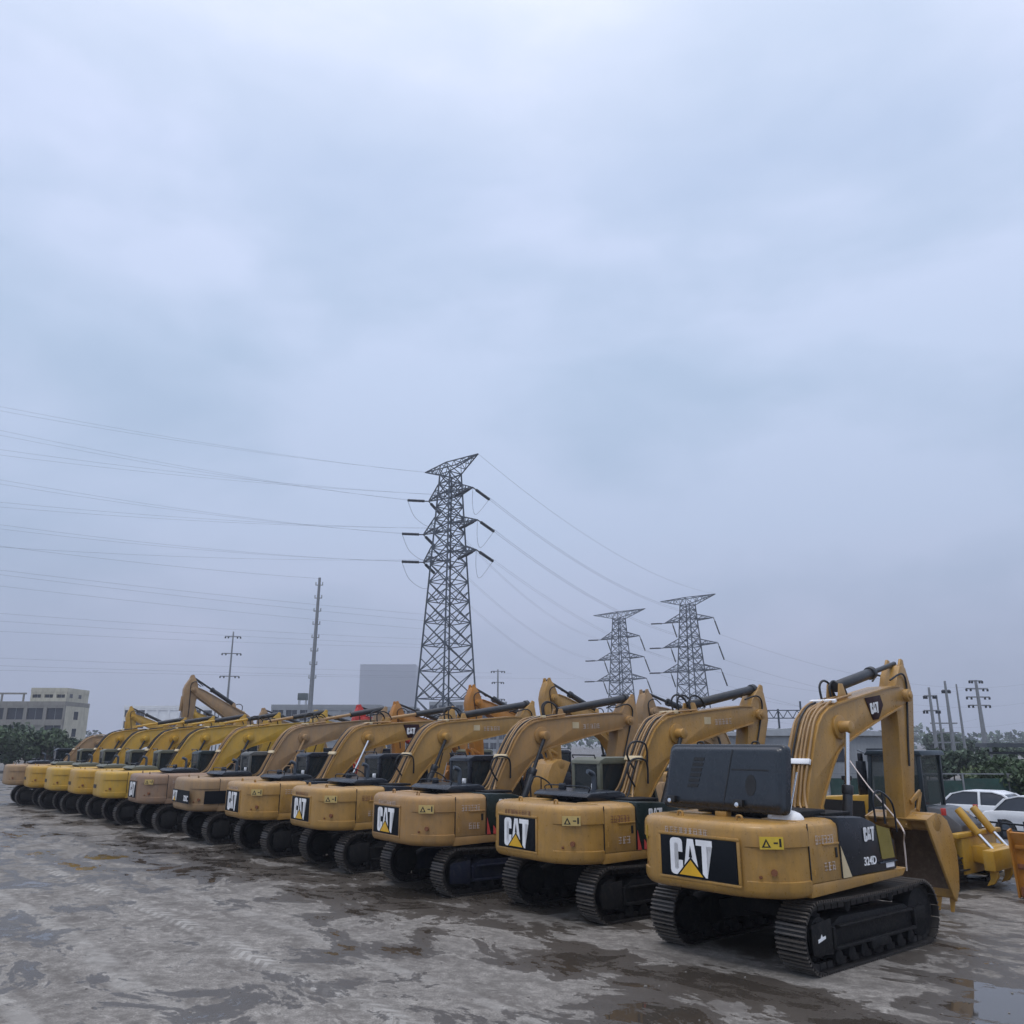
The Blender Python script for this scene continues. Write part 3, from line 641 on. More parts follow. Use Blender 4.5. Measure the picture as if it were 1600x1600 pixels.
FR = 'tracked excavators parked side by side in the front row'
def row(al, fw=0): return O1() + L * al + U * fw
rowspec = [
 (0, 0, 'nearest tan excavator of the row, its black engine hood raised upright', dict(emblem='wide', boom=4.5, stick=8.5, bx=.84, pend=.58, bbase=.84, rod=CHROME, hood='open', hoses=6, seed=3, loops=3, bcyl=.52, scyl0=(1.85, 4.10), scyl=.60, ink=WORN)),
 (4.32, .32, 'tan excavator with olive cab, just left of the one with its hood raised', dict(cab=OLIVE, rear_panel=True, hoses=6, seed=4, bx=.88, boom=.4, loose=2, loops=3, pcol=GREENB, boomdecal=True, lamp=True, scyl=.97, ink=FADEINK)),
 (8.37, 0, 'tan excavator with navy track frames, third from the near end of the row', dict(paint=TAN3, hoses=6, seed=5, boom=-.6, under=FRAMEN, pcol=GREENB, boomdecal=True, loose=1, scyl=.97, ink=WORN, lamp=True)),
 (12.77, .1, 'tan excavator with black cab, fourth from the near end of the row', dict(paint=TAN2, hoses=5, seed=6, boom=-.8, stick=18, boomdecal=True, loose=1, scyl=.97, ink=FADEINK, lamp=True)),
 (16.94, -.1, 'tan excavator with black emblem shield on its boom, fifth from the near end', dict(hoses=5, seed=7, boom=-1.5, scyl_rev=PIPE, boomlogo=True, lamp=True, bcyl=.45, rod=CHROME, tri=False)),
 (21.1, -.05, 'dusty brown excavator with a long black band marked 320C across its rear', dict(paint=TANB, cab=mat('grey_cab_paint', (.10, .10, .09), .5), emblem='band', hoses=4, seed=8, scyl_rev=PIPE, panel=False, bcyl=.45, rod=PIPE, lamp=True, decal=False)),
 (25.8, -.05, 'dull brown excavator with dark green cab, beside the first yellow machine', dict(paint=BROWN, cab=GREENB, hoses=4, seed=9, scyl_rev=PIPE, tri=False, panel=False, boomcol=YEL)),
 (29.9, .1, 'yellow excavator with olive cab frame standing next to the dull brown excavator', dict(paint=YEL, cab=OLIVE, emblem='small', panel=False, hoses=3, seed=10, scyl_rev=YEL, hcol=OLIVE, bcylcol=YEL, decal=False, loops=0, pipes=False)),
 (33.7, 0, 'yellow excavator of the front row, second yellow one from the dull brown excavator', dict(paint=YELB, cab=OLIVE, emblem='small', panel=False, hoses=3, seed=11, scyl_rev=YEL, hcol=OLIVE, bcylcol=YEL, decal=False, loops=0, pipes=False)),
 (37.3, 0, 'yellow excavator of the front row, third yellow one from the dull brown excavator', dict(paint=YEL, cab=OLIVE, emblem='small', panel=False, hoses=3, seed=12, scyl_rev=YEL, hcol=OLIVE, bcylcol=YEL, decal=False, loops=0, pipes=False)),
 (41.0, -.1, 'yellow excavator farthest of the four yellow ones, next to the beige machine ending the row', dict(paint=YELB, cab=OLIVE, emblem='small', panel=False, hoses=3, seed=13, scyl_rev=YEL, hcol=OLIVE, bcylcol=YEL, decal=False, loops=0, pipes=False)),
 (44.6, -.3, 'beige excavator with dark cab at the far left end of the row', dict(paint=TANB, cab=NAVY, emblem='none', panel=False, hoses=3, seed=14, boom=-9, decal=False, loops=0)),
]
for i, (al, fw, lab, P) in enumerate(rowspec):
    excavator(lab, row(al, fw) + Vector((-.08 + (0, .16, .15, .25, .42, .35, .4, .15, .3, .2, .25, .2)[i], -.36, 0)), P, FR, R(39) if i == 0 else HEAD, near=(i == 0))
SR = 'excavators facing the front row from behind it'
# along the row, head height of the stick, paint, label
second = [
 (10.5, 4.91, dict(paint=TANB, cab=OLIVE), 1, 'tan excavator behind, stick head poking up between the two nearest booms'),
 (15.3, 5.56, dict(paint=TAN, cab=mat('pale_cab_paint', (.42, .40, .33), .5)), 1, 'tan excavator behind with pale cab frame, stick head high behind the third machine'),
 (19.9, 5.53, dict(paint=ORANGE), 1, 'orange excavator behind with tall orange stick head right of the big pylon foot'),
 (25.6, 5.03, dict(paint=ORANGE, cab=OLIVE), 1, 'orange excavator behind with low stick head left of the big pylon foot'),
 (28.9, 4.98, dict(paint=RED), 1, 'red excavator behind, only its red stick head shows over the booms'),
 (33.2, 4.84, dict(paint=YEL), 1, 'yellow excavator behind, small stick head left of the red one'),
 (39.5, 5.12, dict(paint=TANB), 1, 'tan excavator behind, pointed stick head just right of the steeply raised boom'),
 (46.0, 7.30, dict(paint=BROWN, boomcol=TANB), 1.22, 'brown excavator behind with steeply raised boom standing above all others'),
 (50.6, 5.76, dict(paint=YEL, cab=OLIVE), 1, 'yellow excavator behind, stick head left of the steeply raised boom'),
 (62.9, 5.92, dict(paint=YELB), 1.06, 'yellow excavator behind at far left, stick head before the white building'),
]
for i, (al, zt, P, sc, lab) in enumerate(second):
    dd = 9 if sc < 1.2 else 7
    tipz = (zt - .70 * sc) / sc
    v = max(-.3, min(.85, (tipz - 1.8) / 4.785)); th = math.degrees(math.asin(v)) - 25.1
    q = dict(emblem='none', panel=False, hoses=3, decal=False, seed=30 + i, boom=th, stick=6 if sc < 1.2 else -2, loops=1, scyl=.55); q.update(P)
    reach = (4.785 * math.cos(R(th + 25.1)) + .1) * sc
    excavator(lab, row(al, dd) + UH * reach, q, SR, HEAD + math.pi, sc)

# ------------------------------------------------------------------ ground
def ground_mat():
    m, t, b = nt('wet_concrete_yard')
    tc = t.nodes.new('ShaderNodeTexCoord'); v = tc.outputs['Object']
    rot = N(t, 'ShaderNodeMapping', Rotation=(0, 0, -R(132))); t.links.new(v, rot.inputs[0])    # x runs along the row
    st = N(t, 'ShaderNodeMapping', Scale=(.62, 1.0, 1)); t.links.new(rot.outputs[0], st.inputs[0]); sv = st.outputs[0]
    sx = t.nodes.new('ShaderNodeSeparateXYZ'); t.links.new(rot.outputs[0], sx.inputs[0])
    big = noise(t, v, .10, 3, .5); mid = noise(t, sv, .80, 9, .68, .55); fine = noise(t, v, 6.0, 8, .7); grit = noise(t, v, 38, 6, .7)
    # dry concrete
    rough1 = noise(t, sv, 2.3, 9, .72, .8)
    dry = ramp(t, mixn(t, mixn(t, mid, rough1, .5), fine, .35), [(.37, (.085, .076, .066)), (.455, (.18, .165, .146)), (.525, (.30, .278, .248)), (.60, (.48, .448, .40))]).outputs[0]
    dry = mixc(t, ramp(t, grit, [(.36, (.75,)), (.60, (0,))]).outputs[0], dry, (.105, .095, .083))
    blot = noise(t, sv, 1.1, 8, .74, .9)
    dry = mixc(t, ramp(t, blot, [(.53, (0,)), (.60, (.75,))]).outputs[0], dry, (.115, .102, .089))
    pale = noise(t, sv, 3.1, 8, .75, .6)
    dry = mixc(t, ramp(t, pale, [(.57, (0,)), (.66, (.45,))]).outputs[0], dry, (.50, .47, .42))
    # how wet the place is: more by the machines, less out in the open on the left
    yv = sx.outputs[1]                                # across the row
    near = N(t, 'ShaderNodeMapRange'); t.links.new(yv, near.inputs[0])
    near.inputs[1].default_value = WET0; near.inputs[2].default_value = WET1; near.inputs[3].default_value = .03; near.inputs[4].default_value = -.045
    wet = mth(t, 'ADD', mth(t, 'ADD', mth(t, 'MULTIPLY', mth(t, 'SUBTRACT', mid, .5), 1.35), .5), near.outputs[0])
    wet = mth(t, 'ADD', wet, mth(t, 'MULTIPLY', mth(t, 'SUBTRACT', rough1, .5), .42)); wet = mth(t, 'ADD', wet, mth(t, 'MULTIPLY', mth(t, 'SUBTRACT', big, .5), .42))
    wet = mth(t, 'ADD', wet, mth(t, 'MULTIPLY', mth(t, 'SUBTRACT', fine, .5), .13))
    for px, py, r_, amt in ((1580, 1585, .8, .20), (1130, 1550, 1.1, .09), (860, 1500, 1.1, .11), (560, 1388, 2.0, .11), (420, 1362, 2.2, .10), (720, 1405, 1.6, .11), (1480, 1500, 1.4, .08), (40, 1462, 1.5, .10), (960, 1410, 1.5, .08), (1030, 1590, .8, .07), (640, 1480, .9, .07), (250, 1340, 2.5, .06), (1350, 1590, .8, .05),
                             (985, 1480, 1.3, -.12), (800, 1535, .9, -.12), (1320, 1540, 1.0, -.10), (330, 1430, 3.0, -.05), (780, 1450, 1.2, -.06), (1200, 1500, .9, -.08)):
        c0 = px_ground(px, py)
        vs = N(t, 'ShaderNodeVectorMath', operation='DISTANCE'); t.links.new(v, vs.inputs[0]); vs.inputs[1].default_value = c0
        q = mth(t, 'DIVIDE', vs.outputs['Value'], r_); q = mth(t, 'MULTIPLY', q, q)
        wet = mth(t, 'ADD', wet, mth(t, 'MULTIPLY', mth(t, 'DIVIDE', 1.0, mth(t, 'ADD', 1.0, mth(t, 'MULTIPLY', q, q))), amt))
    damp = ramp(t, wet, [(.518, (0,)), (.540, (1,))]).outputs[0]
    pud = ramp(t, wet, [(.655, (0,)), (.685, (1,))]).outputs[0]
    dampc = mixc(t, rough1, (.044, .037, .030), (.108, .093, .078))
    c = mixc(t, damp, dry, dampc)
    c = mixc(t, mth(t, 'MULTIPLY', pud, .75), c, (.046, .038, .030))
    # tyre tracks: pale dusty ruts crossing the open yard
    d = Vector((-11.8, 13.8, 0)).normalized()
    nx, ny = d.y, -d.x
    so = t.nodes.new('ShaderNodeSeparateXYZ'); t.links.new(v, so.inputs[0])
    dist = mth(t, 'ADD', mth(t, 'MULTIPLY', so.outputs[0], nx), mth(t, 'MULTIPLY', so.outputs[1], ny))
    dist = mth(t, 'ADD', dist, mth(t, 'MULTIPLY', mth(t, 'SUBTRACT', big, .5), 1.2))
    along = mth(t, 'ADD', mth(t, 'MULTIPLY', so.outputs[0], d.x), mth(t, 'MULTIPLY', so.outputs[1], d.y))
    base = -1.5 * nx + 11.3 * ny
    tot = None
    for off, wdt, amt, lg in ((0, .24, .95, .75), (-1.9, .26, .6, .25), (-3.3, .2, .5, 0), (-5.6, .24, .55, .15), (1.3, .16, .4, 0), (-7.6, .2, .45, 0)):
        a = mth(t, 'ABSOLUTE', mth(t, 'SUBTRACT', dist, base + off))
        k = mth(t, 'MULTIPLY', mth(t, 'SUBTRACT', 1.0, mth(t, 'MINIMUM', mth(t, 'DIVIDE', a, wdt), 1.0)), amt)
        k = mth(t, 'MINIMUM', mth(t, 'MULTIPLY', k, 2.2), amt)
        # lug pattern
        sgn = mth(t, 'ADD', mth(t, 'MULTIPLY', along, 21.0), mth(t, 'MULTIPLY', a, 30.0))
        lug = mth(t, 'GREATER_THAN', mth(t, 'SINE', sgn), .1)
        k = mth(t, 'MULTIPLY', k, mth(t, 'ADD', 1 - lg, mth(t, 'MULTIPLY', lug, lg)))
        tot = k if tot is None else mth(t, 'MAXIMUM', tot, k)
    brk = ramp(t, noise(t, v, .9, 6, .7), [(.40, (0,)), (.58, (1,))]).outputs[0]
    tot = mth(t, 'MULTIPLY', mth(t, 'MULTIPLY', tot, brk), mth(t, 'SUBTRACT', 1.0, mth(t, 'MULTIPLY', damp, .85)))
    c = mixc(t, tot, c, (.37, .352, .32))
    t.links.new(c, b.inputs['Base Color'])
    rr = mth(t, 'SUBTRACT', .86, mth(t, 'MULTIPLY', damp, .50)); rr = mth(t, 'SUBTRACT', rr, mth(t, 'MULTIPLY', pud, .325))
    t.links.new(rr, b.inputs['Roughness'])
    bp = N(t, 'ShaderNodeBump', Distance=.03); hgt = mth(t, 'ADD', fine, mth(t, 'MULTIPLY', grit, .4))
    hgt = mth(t, 'ADD', hgt, mth(t, 'MULTIPLY', tot, 1.0))
    t.links.new(hgt, bp.inputs['Height']); t.links.new(mth(t, 'MULTIPLY', mth(t, 'SUBTRACT', 1.0, pud), .55), bp.inputs['Strength'])
    t.links.new(bp.outputs[0], b.inputs['Normal'])
    b.inputs['Specular IOR Level'].default_value = .4
    return m
def mixn(t, a, b, f):
    return mth(t, 'ADD', mth(t, 'MULTIPLY', a, 1 - f), mth(t, 'MULTIPLY', b, f))
# distance across the row in the rotated frame: rows run along x', so y' = const at the machines
_rm = Matrix.Rotation(-R(132), 3, 'Z'); _y = (_rm @ (O1() - U * 2.4)).y; _yo = (_rm @ (O1() - U * 11)).y
WET0, WET1 = _y, _yo
g = MB(); n = 1
S_ = 2500
g.poly([(-S_, -S_, 0), (S_, -S_, 0), (S_, S_, 0), (-S_, S_, 0)])
tag(g.obj('ground', ground_mat()), kind='structure')
# scattered stones
stn = MB(); rs = random.Random(5)
for i in range(170):
    p = px_ground(rs.uniform(-50, 1650), 1290 + 320 * rs.random() ** .8)
    if (p - O1()).dot(U) > -2.6 and (p - O1()).dot(L) > -2: continue
    r = rs.uniform(.006, .018) * (1 if rs.random() < .93 else 1.6)
    ring = []
    for k in range(3):
        zz = (0, .6, 1.1)[k] * r; q = (1, 1.05, .45)[k] * r
        ring.append([p + Vector((q * math.cos(a * 1.05 + k) * rs.uniform(.8, 1.2), q * math.sin(a * 1.05 + k) * rs.uniform(.8, 1.2), zz - .004)) for a in range(6)])
    stn.loft(ring)
tag(stn.obj('gravel', mat('stone', (.19, .175, .155), .9, var=.5)), 'small loose stones scattered over the yard', 'gravel', kind='stuff')

# ------------------------------------------------------------------ right side: kerb, verge, road, barrier, cars
kd = Vector((.89, -.46, 0)); kp = Vector((11.6, 24.9, 0))
kn = Vector((.46, .89, 0))
def strip(a, b, z0, z1, m, name, bev=0):
    q = [kp + kd * s + kn * n_ for s, n_ in ((-6, a), (14, a), (14, b), (-6, b))]
    return tag(MB().loft([[Vector((p.x, p.y, z0)) for p in q], [Vector((p.x, p.y, z1)) for p in q]]).obj(name, m, None, bev), kind='structure')
strip(-2.0, -1.85, -.05, .13, CONC, 'kerb', .02)
strip(-1.85, .6, -.05, .06, mat('verge_soil', (.12, .12, .07), .9, dirt=.8, dirtcol=(.06, .09, .03), scale=3, bump=.6), 'verge')
strip(.6, 12, -.05, .03, mat('road_asphalt', (.16, .16, .17), .7, scale=2, bump=.2), 'road')
tuft = MB()
for i in range(1500):
    p = kp + kd * rs.uniform(-5, 10) + kn * rs.uniform(-1.53, .5); hgt = rs.uniform(.05, .16); a = rs.uniform(0, 6.3); w = .012
    v = Vector((math.cos(a), math.sin(a), 0)); q = Vector((-v.y, v.x, 0))
    tuft.poly([p + q * w + Vector((0, 0, .05)), p - q * w + Vector((0, 0, .05)), p + v * hgt * .5 + Vector((0, 0, .05 + hgt))])
tag(tuft.obj('grass', LEAFL), 'sparse short grass on the verge by the black barrier', 'grass', kind='stuff')
# black barrier
a = px_ground(1533, 1341); b_ = px_ground(1566, 1346); dd_ = (b_ - a).normalized()
br = thing('barrier', 'black tubular steel barrier standing between the yard and the white cars', 'barrier', a)
pm = MB()
for s in (0, 1.0, 2.0):
    p = dd_ * s * (b_ - a).length * 1.15
    MB().bar(p, p + Vector((0, 0, 1.12)), .075).bar(p - dd_.cross(Vector((0, 0, 1))) * .3, p + dd_.cross(Vector((0, 0, 1))) * .3 + Vector((0, 0, .03)), .07).obj('post', BLACK, br, .006)
ln = dd_ * 2.3 * (b_ - a).length
for z in (1.02, .84, .25): MB().bar(Vector((0, 0, z)) - dd_ * .1, ln + Vector((0, 0, z)), .05).obj('rail', BLACK, br, .006)
for s in (.35, .7, 1.5): MB().bar(dd_ * s * (b_ - a).length * 1.15 + Vector((0, 0, .25)), dd_ * s * (b_ - a).length * 1.15 + Vector((0, 0, .84)), .04).obj('upright', BLACK, br)

def car(label, O, rz, suv=False):
    t = thing('parked_car', label, 'car', O, rz, 'white cars parked on the road beyond the barrier')
    h = .14 if suv else 0
    low = [(-2.2, .38), (-2.18, .72 + h), (-2.02, .92 + h), (-1.4, .97 + h), (.75, .98 + h), (1.6, .88 + h), (2.1, .72 + h), (2.22, .5), (2.18, .30), (1.75, .25)]
    arch = lambda cx: [(cx + .36 * math.cos(R(a)), .33 + .36 * math.sin(R(a))) for a in range(0, 181, 20)]
    low = low[:-1] + [(2.15, .25)] + arch(1.38) + arch(-1.35) + [(-2.1, .25)]
    rings = []
    for y, k in ((-.87, .965), (-.84, .99), (-.7, 1), (.7, 1), (.84, .99), (.87, .965)):
        rings.append([Vector((x * (k if abs(x) > 1.9 else 1), y, z)) for x, z in low])
    body = MB().loft(rings).obj('body', CARW, t, .03, 40)
    tops = [(-1.75, .95 + h), (-1.35, 1.34 + h), (-.9, 1.45 + h * 1.3), (.1, 1.45 + h * 1.2), (.45, 1.36 + h), (1.05, .95 + h)]
    if suv: tops[0] = (-1.98, .95 + h); tops[1] = (-1.85, 1.42 + h)
    gl = MB(); gl.loft([[Vector((x, y * (1 if z < 1.1 else .82), z - .02)) for x, z in tops] for y in (-.77, .77)]); gl.obj('window', WIND, t, .02, 40)
    rf = MB(); rp = tops[1:5]
    rf.loft([[Vector((x, s * .66, z + .015)) for s in (-1, 1)] + [Vector((x, s * .66, z - .03)) for s in (1, -1)] for x, z in rp]); rf.obj('roof', CARW, t, .01, 40)
    for s in (-1, 1):
        for i, j in ((0, 1), (5, 4)):
            p, q = tops[i], tops[j]; MB().bar((p[0], s * .775, p[1]), (q[0], s * .645, q[1]), .07).obj('pillar', CARW, t, .01)
        MB().bar((-.35, s * .785, .95 + h), (-.35, s * .655, 1.44 + h), .08).obj('pillar', CARW, t, .01)
        MB().box((.75, s * .95, 1.02 + h), (.12, .16, .11)).obj('mirror', CARW, t, .02)
        MB().loft([[Vector((1.98, s * .80, .62 + h)), Vector((1.98, s * .45, .64 + h)), Vector((1.95, s * .45, .76 + h)), Vector((1.9, s * .82, .76 + h))], [Vector((2.16, s * .78, .62 + h)), Vector((2.2, s * .45, .62 + h)), Vector((2.15, s * .45, .73 + h)), Vector((2.08, s * .80, .74 + h))]]).obj('headlight', CHROME, t, .008)
        for x in (1.38, -1.35):
            w = MB().cyl((x, s * .66, .33), (x, s * .87, .33), .33, 28).obj('wheel', TYRE, t, .03)
            r = MB().cyl((x, s * .865, .33), (x, s * .885, .33), .2, 20); r.obj('rim', GALV, w, .01)
    MB().mm((2.14, -.6, .33), (2.23, .6, .46)).obj('grille', INK, t, .02)
    return t
car('white car with curved roof facing right, its windscreen beside the barrier', Vector((18.3, 29.6, -.02)), R(-52))
car('white car half hidden between the bulldozer and the other white car', Vector((18.2, 33.0, -.02)), R(-48))

# ------------------------------------------------------------------ bulldozer
def bulldozer(label, O, rz, paint, cabm, zs=1.0):
    t = thing('bulldozer', label, 'bulldozer', O, rz, 'bulldozers beyond the excavators', zs)
    for s in (-1, 1):
        tr = MB(); y = s * 1.05; cx, r = 1.55, .46; per = 4 * cx + 2 * math.pi * r; ns = 40
        def at(q):
            q %= per
            if q < 2 * cx: return Vector((-cx + q, y, .50 - r)), Vector((1, 0, 0))
            q -= 2 * cx
            if q < math.pi * r: a = q / r; return Vector((cx + r * math.sin(a), y, .50 - r * math.cos(a))), Vector((math.cos(a), 0, math.sin(a)))
            q -= math.pi * r
            if q < 2 * cx: return Vector((cx - q, y, .50 + r)), Vector((-1, 0, 0))
            q -= 2 * cx; a = q / r; return Vector((-cx - r * math.sin(a), y, .50 + r * math.cos(a))), Vector((-math.cos(a), 0, -math.sin(a)))
        for i in range(ns):
            c, d = at(i * per / ns); n_ = Vector((d.z, 0, -d.x)); rot = Matrix((d, Vector((0, 1, 0)), -n_)).transposed()
            tr.box(c + n_ * .01, (per / ns * .95, .52, .03), rot); tr.box(c + n_ * .055, (.03, .52, .07), rot)
        to = tr.obj('track', TRACK, t)
        MB().prism([(-1.35, .28), (1.35, .28), (1.45, .55), (.9, .75), (-.9, .78), (-1.4, .6)], y - .16, y + .16).obj('track_frame', paint, to, .02)
        MB().cyl((-1.55, y - .18, .5), (-1.55, y + .18, .5), .36, 26).obj('sprocket', FRAMEM, to, .02); MB().cyl((1.55, y - .15, .5), (1.55, y + .15, .5), .36, 26).obj('idler', FRAMEM, to, .02)
        for k in range(6): MB().cyl((-1.1 + .44 * k, y - .19, .2), (-1.1 + .44 * k, y + .19, .2), .1, 14).obj('roller', FRAMEM, to)
        MB().mm((-1.9, s * .80, 1.06), (.35, s * 1.32, 1.14)).obj('fender', paint, t, .02)
        MB().prism([(-1.53, 1.14), (-.5, 1.14), (-.55, 1.5), (-1.53, 1.62)], s * .86 - .2, s * .86 + .2).obj('fuel_tank', paint, t, .05)
    MB().prism([(-1.9, .55), (1.9, .55), (1.95, 1.2), (1.9, 1.25), (-1.9, 1.25)], -.55, .55).obj('hull', paint, t, .03)
    hood = MB().prism([(.3, 1.25), (2.0, 1.25), (2.05, 1.78), (1.95, 1.86), (.3, 1.98)], -.5, .5).obj('engine_hood', paint, t, .04)
    for s in (-1, 1): MB().mm((.45, s * .505, 1.30), (1.6, s * .52, 1.82)).obj('side_grille', INK, hood)
    MB().mm((2.03, -.42, 1.28), (2.07, .42, 1.74)).obj('radiator_grille', INK, hood)
    ex = MB().cyl((.62, .15, 1.9), (.62, .15, 2.82), .13, 18).cyl((.62, .15, 2.82), (.62, .15, 3.02), .07, 14); ex.box((.57, .15, 3.06), (.2, .14, .02), Matrix.Rotation(R(-25), 3, 'Y')); ex.obj('exhaust_stack', BLACK, t, .01)
    MB().cyl((1.25, -.2, 1.88), (1.25, -.2, 2.3), .09, 16).cyl((1.25, -.2, 2.3), (1.25, -.2, 2.42), .14, 16).obj('air_cleaner', BLACK, t, .01)
    ca = MB().prism([(-1.15, 1.25), (.30, 1.25), (.34, 1.62), (.1, 1.70), (-.95, 1.75), (-1.2, 1.62)], -.62, .62)
    ca.prism([(-1.25, 2.98), (-1.2, 3.1), (.15, 3.1), (.25, 2.98)], -.70, .70)
    for y in (-.58, .58):
        ca.bar((-1.1, y, 1.6), (-1.12, y, 3.0), .1); ca.bar((-.40, y, 1.6), (-.40, y, 3.0), .09); ca.bar((.28, y, 1.5), (.12, y, 3.0), .09)
    cab = ca.obj('cab', cabm, t, .02)
    for y in (-.6, .585):
        MB().prism([(-1.05, 1.72), (-.44, 1.70), (-.44, 2.97), (-1.07, 2.97)], y, y + .015).obj('window', CLEAR, cab); MB().prism([(-.36, 1.70), (.24, 1.62), (.09, 2.97), (-.36, 2.97)], y, y + .015).obj('window', CLEAR, cab)
    MB().mm((-1.13, -.53, 1.75), (-1.115, .53, 2.97)).obj('window', CLEAR, cab)
    MB().prism([(.25, 1.62), (.265, 1.62), (.105, 2.97), (.09, 2.97)], -.53, .53).obj('windscreen', CLEAR, cab)
    MB().mm((-.8, -.3, 1.5), (-.25, .3, 1.85)).mm((-.9, -.3, 1.85), (-.75, .3, 2.5)).obj('seat', INK, cab, .05)
    # blade: curved mouldboard with end plates, push arms, lift cylinders
    prof = [(2.55, .12), (2.62, .4), (2.60, .8), (2.66, 1.12), (2.80, 1.35), (2.86, 1.33), (2.76, 1.10), (2.72, .8), (2.74, .4), (2.72, .05), (2.60, .03)]
    bl = MB().prism(prof, -1.65, 1.65).obj('blade', paint, t, .015)
    for y in (-1.66, 1.66): MB().prism([(2.55, .05), (2.78, .02), (2.88, 1.36), (2.72, 1.40), (2.50, .9)], y - .02, y + .02).obj('end_plate', paint, bl)
    for z in (.30, .62, .95): MB().mm((2.47, -1.6, z), (2.61, 1.6, z + .10)).obj('blade_rib', paint, bl, .01)
    for s in (-1, 1):
        MB().bar((-.1, s * 1.40, .45), (2.55, s * 1.42, .38), .16, .24).obj('push_arm', paint, t, .02)
        lc = MB().cyl((1.75, s * .62, 1.75), (2.15, s * .64, 1.28), .08, 14).obj('lift_cylinder', paint, t, .01); MB().cyl((2.15, s * .64, 1.28), (2.52, s * .66, .85), .04, 12).obj('cylinder_rod', CHROME, lc)
    for z0_, z1_, m_ in ((.03, .24, RUST), (.60, .70, RUST), (1.0, 1.08, paint)): MB().mm((2.70, -1.6, z0_), (2.79, 1.6, z1_)).obj('wear_strip', m_, bl, .01)
    MB().prism([(-1.95, 1.16), (-1.2, 1.16), (-1.2, 1.78), (-1.5, 1.74), (-1.95, 1.38)], -.62, .62).obj('rear_tank', mat('grey_tank', (.10, .105, .115), .45), t, .03)
    MB().mm((-2.12, -1.30, 1.145), (-1.92, 1.30, 1.25)).obj('rear_deck', paint, t, .02)
    MB().mm((-2.08, -1.02, .34), (-1.91, 1.02, 1.14)).obj('rear_housing', paint, t, .03)
    for s in (-1, 1): MB().cyl((-1.62, s * 1.335, .5), (-1.62, s * 1.39, .5), .44, 26).obj('drive_cover', paint, t, .02)
    # ripper
    rp = MB().prism([(-1.9, .62), (-2.55, .50), (-2.62, .75), (-2.5, .95), (-1.9, .95)], -.5, .5); rp.mm((-2.75, -1.05, .48), (-2.5, 1.05, .92))
    rpo = rp.obj('ripper', paint, t, .03)
    for y in (-.85, 0, .85): MB().prism([(-2.72, .80), (-2.55, .80), (-2.55, .3), (-2.45, .14), (-2.62, .2), (-2.72, .35)], y - .05, y + .05).obj('ripper_shank', paint, rpo, .01)
    for s in (-1, 1):
        rc = MB().cyl((-1.85, s * .45, 1.75), (-2.25, s * .45, 1.2), .09, 14).obj('ripper_cylinder', paint, t, .01); MB().cyl((-2.25, s * .45, 1.2), (-2.55, s * .45, .85), .045, 12).obj('cylinder_rod', CHROME, rc)
        MB().cyl((-1.72, s * .95, 1.62), (-1.72, s * .95, 1.78), .06, 12).obj('rear_lamp', RED, t, .01)
    return t
bulldozer('yellow bulldozer with black cab standing behind the nearest excavator bucket', Vector((9.6, 22.3, 0)), R(131), YELB, mat('dark_teal_cab', (.012, .022, .03), .35), .97)
bulldozer('rusty orange bulldozer at the right edge, only its blade end in view', Vector((14.0, 19.5, 0)), R(216), ORANGE, BLACK)
# strap from the front machine's side panel and rags on the counterweight
cl = O1() + U * -1.95 + L * -.98
sr = px_ground(1394, 1368, 1.2)
A_p = at_depth(1322, 1180, 24.0); B_p = O1() + U * .93 + L * -1.44 + Vector((0, 0, 1.85)); C_p = B_p + Vector((.02, -.02, -.75))
tag(MB().tube(bez([A_p, (A_p + B_p) / 2 + Vector((0, 0, -.06)), B_p, B_p + Vector((.03, -.02, -.3)), C_p], 10), .014, 6).obj('strap', mat('pale_strap', (.55, .47, .42), .7)), 'pale strap stretched down to the corner of the black side panel and hanging there', 'strap')
rag = MB(); cpos = O1() + U * -2.02 + L * -1.02
prf = []
for k in range(5):
    q = (1, .96, .8, .5, .12)[k]; z = 2.056 + (0, .05, .10, .135, .15)[k]
    prf.append([cpos + U * (q * .17 * math.cos(a * math.pi / 8) * (1 + .12 * math.sin(a * 2.1))) + L * (q * .29 * math.sin(a * math.pi / 8) * (1 + .1 * math.cos(a * 3.3))) + Vector((0, 0, z)) for a in range(16)])
rag.loft(prf); tag(rag.obj('plastic_bundle', WHITE, None, 0, 60), 'white plastic bundle lying on the counterweight beside the raised black hood', 'bundle')

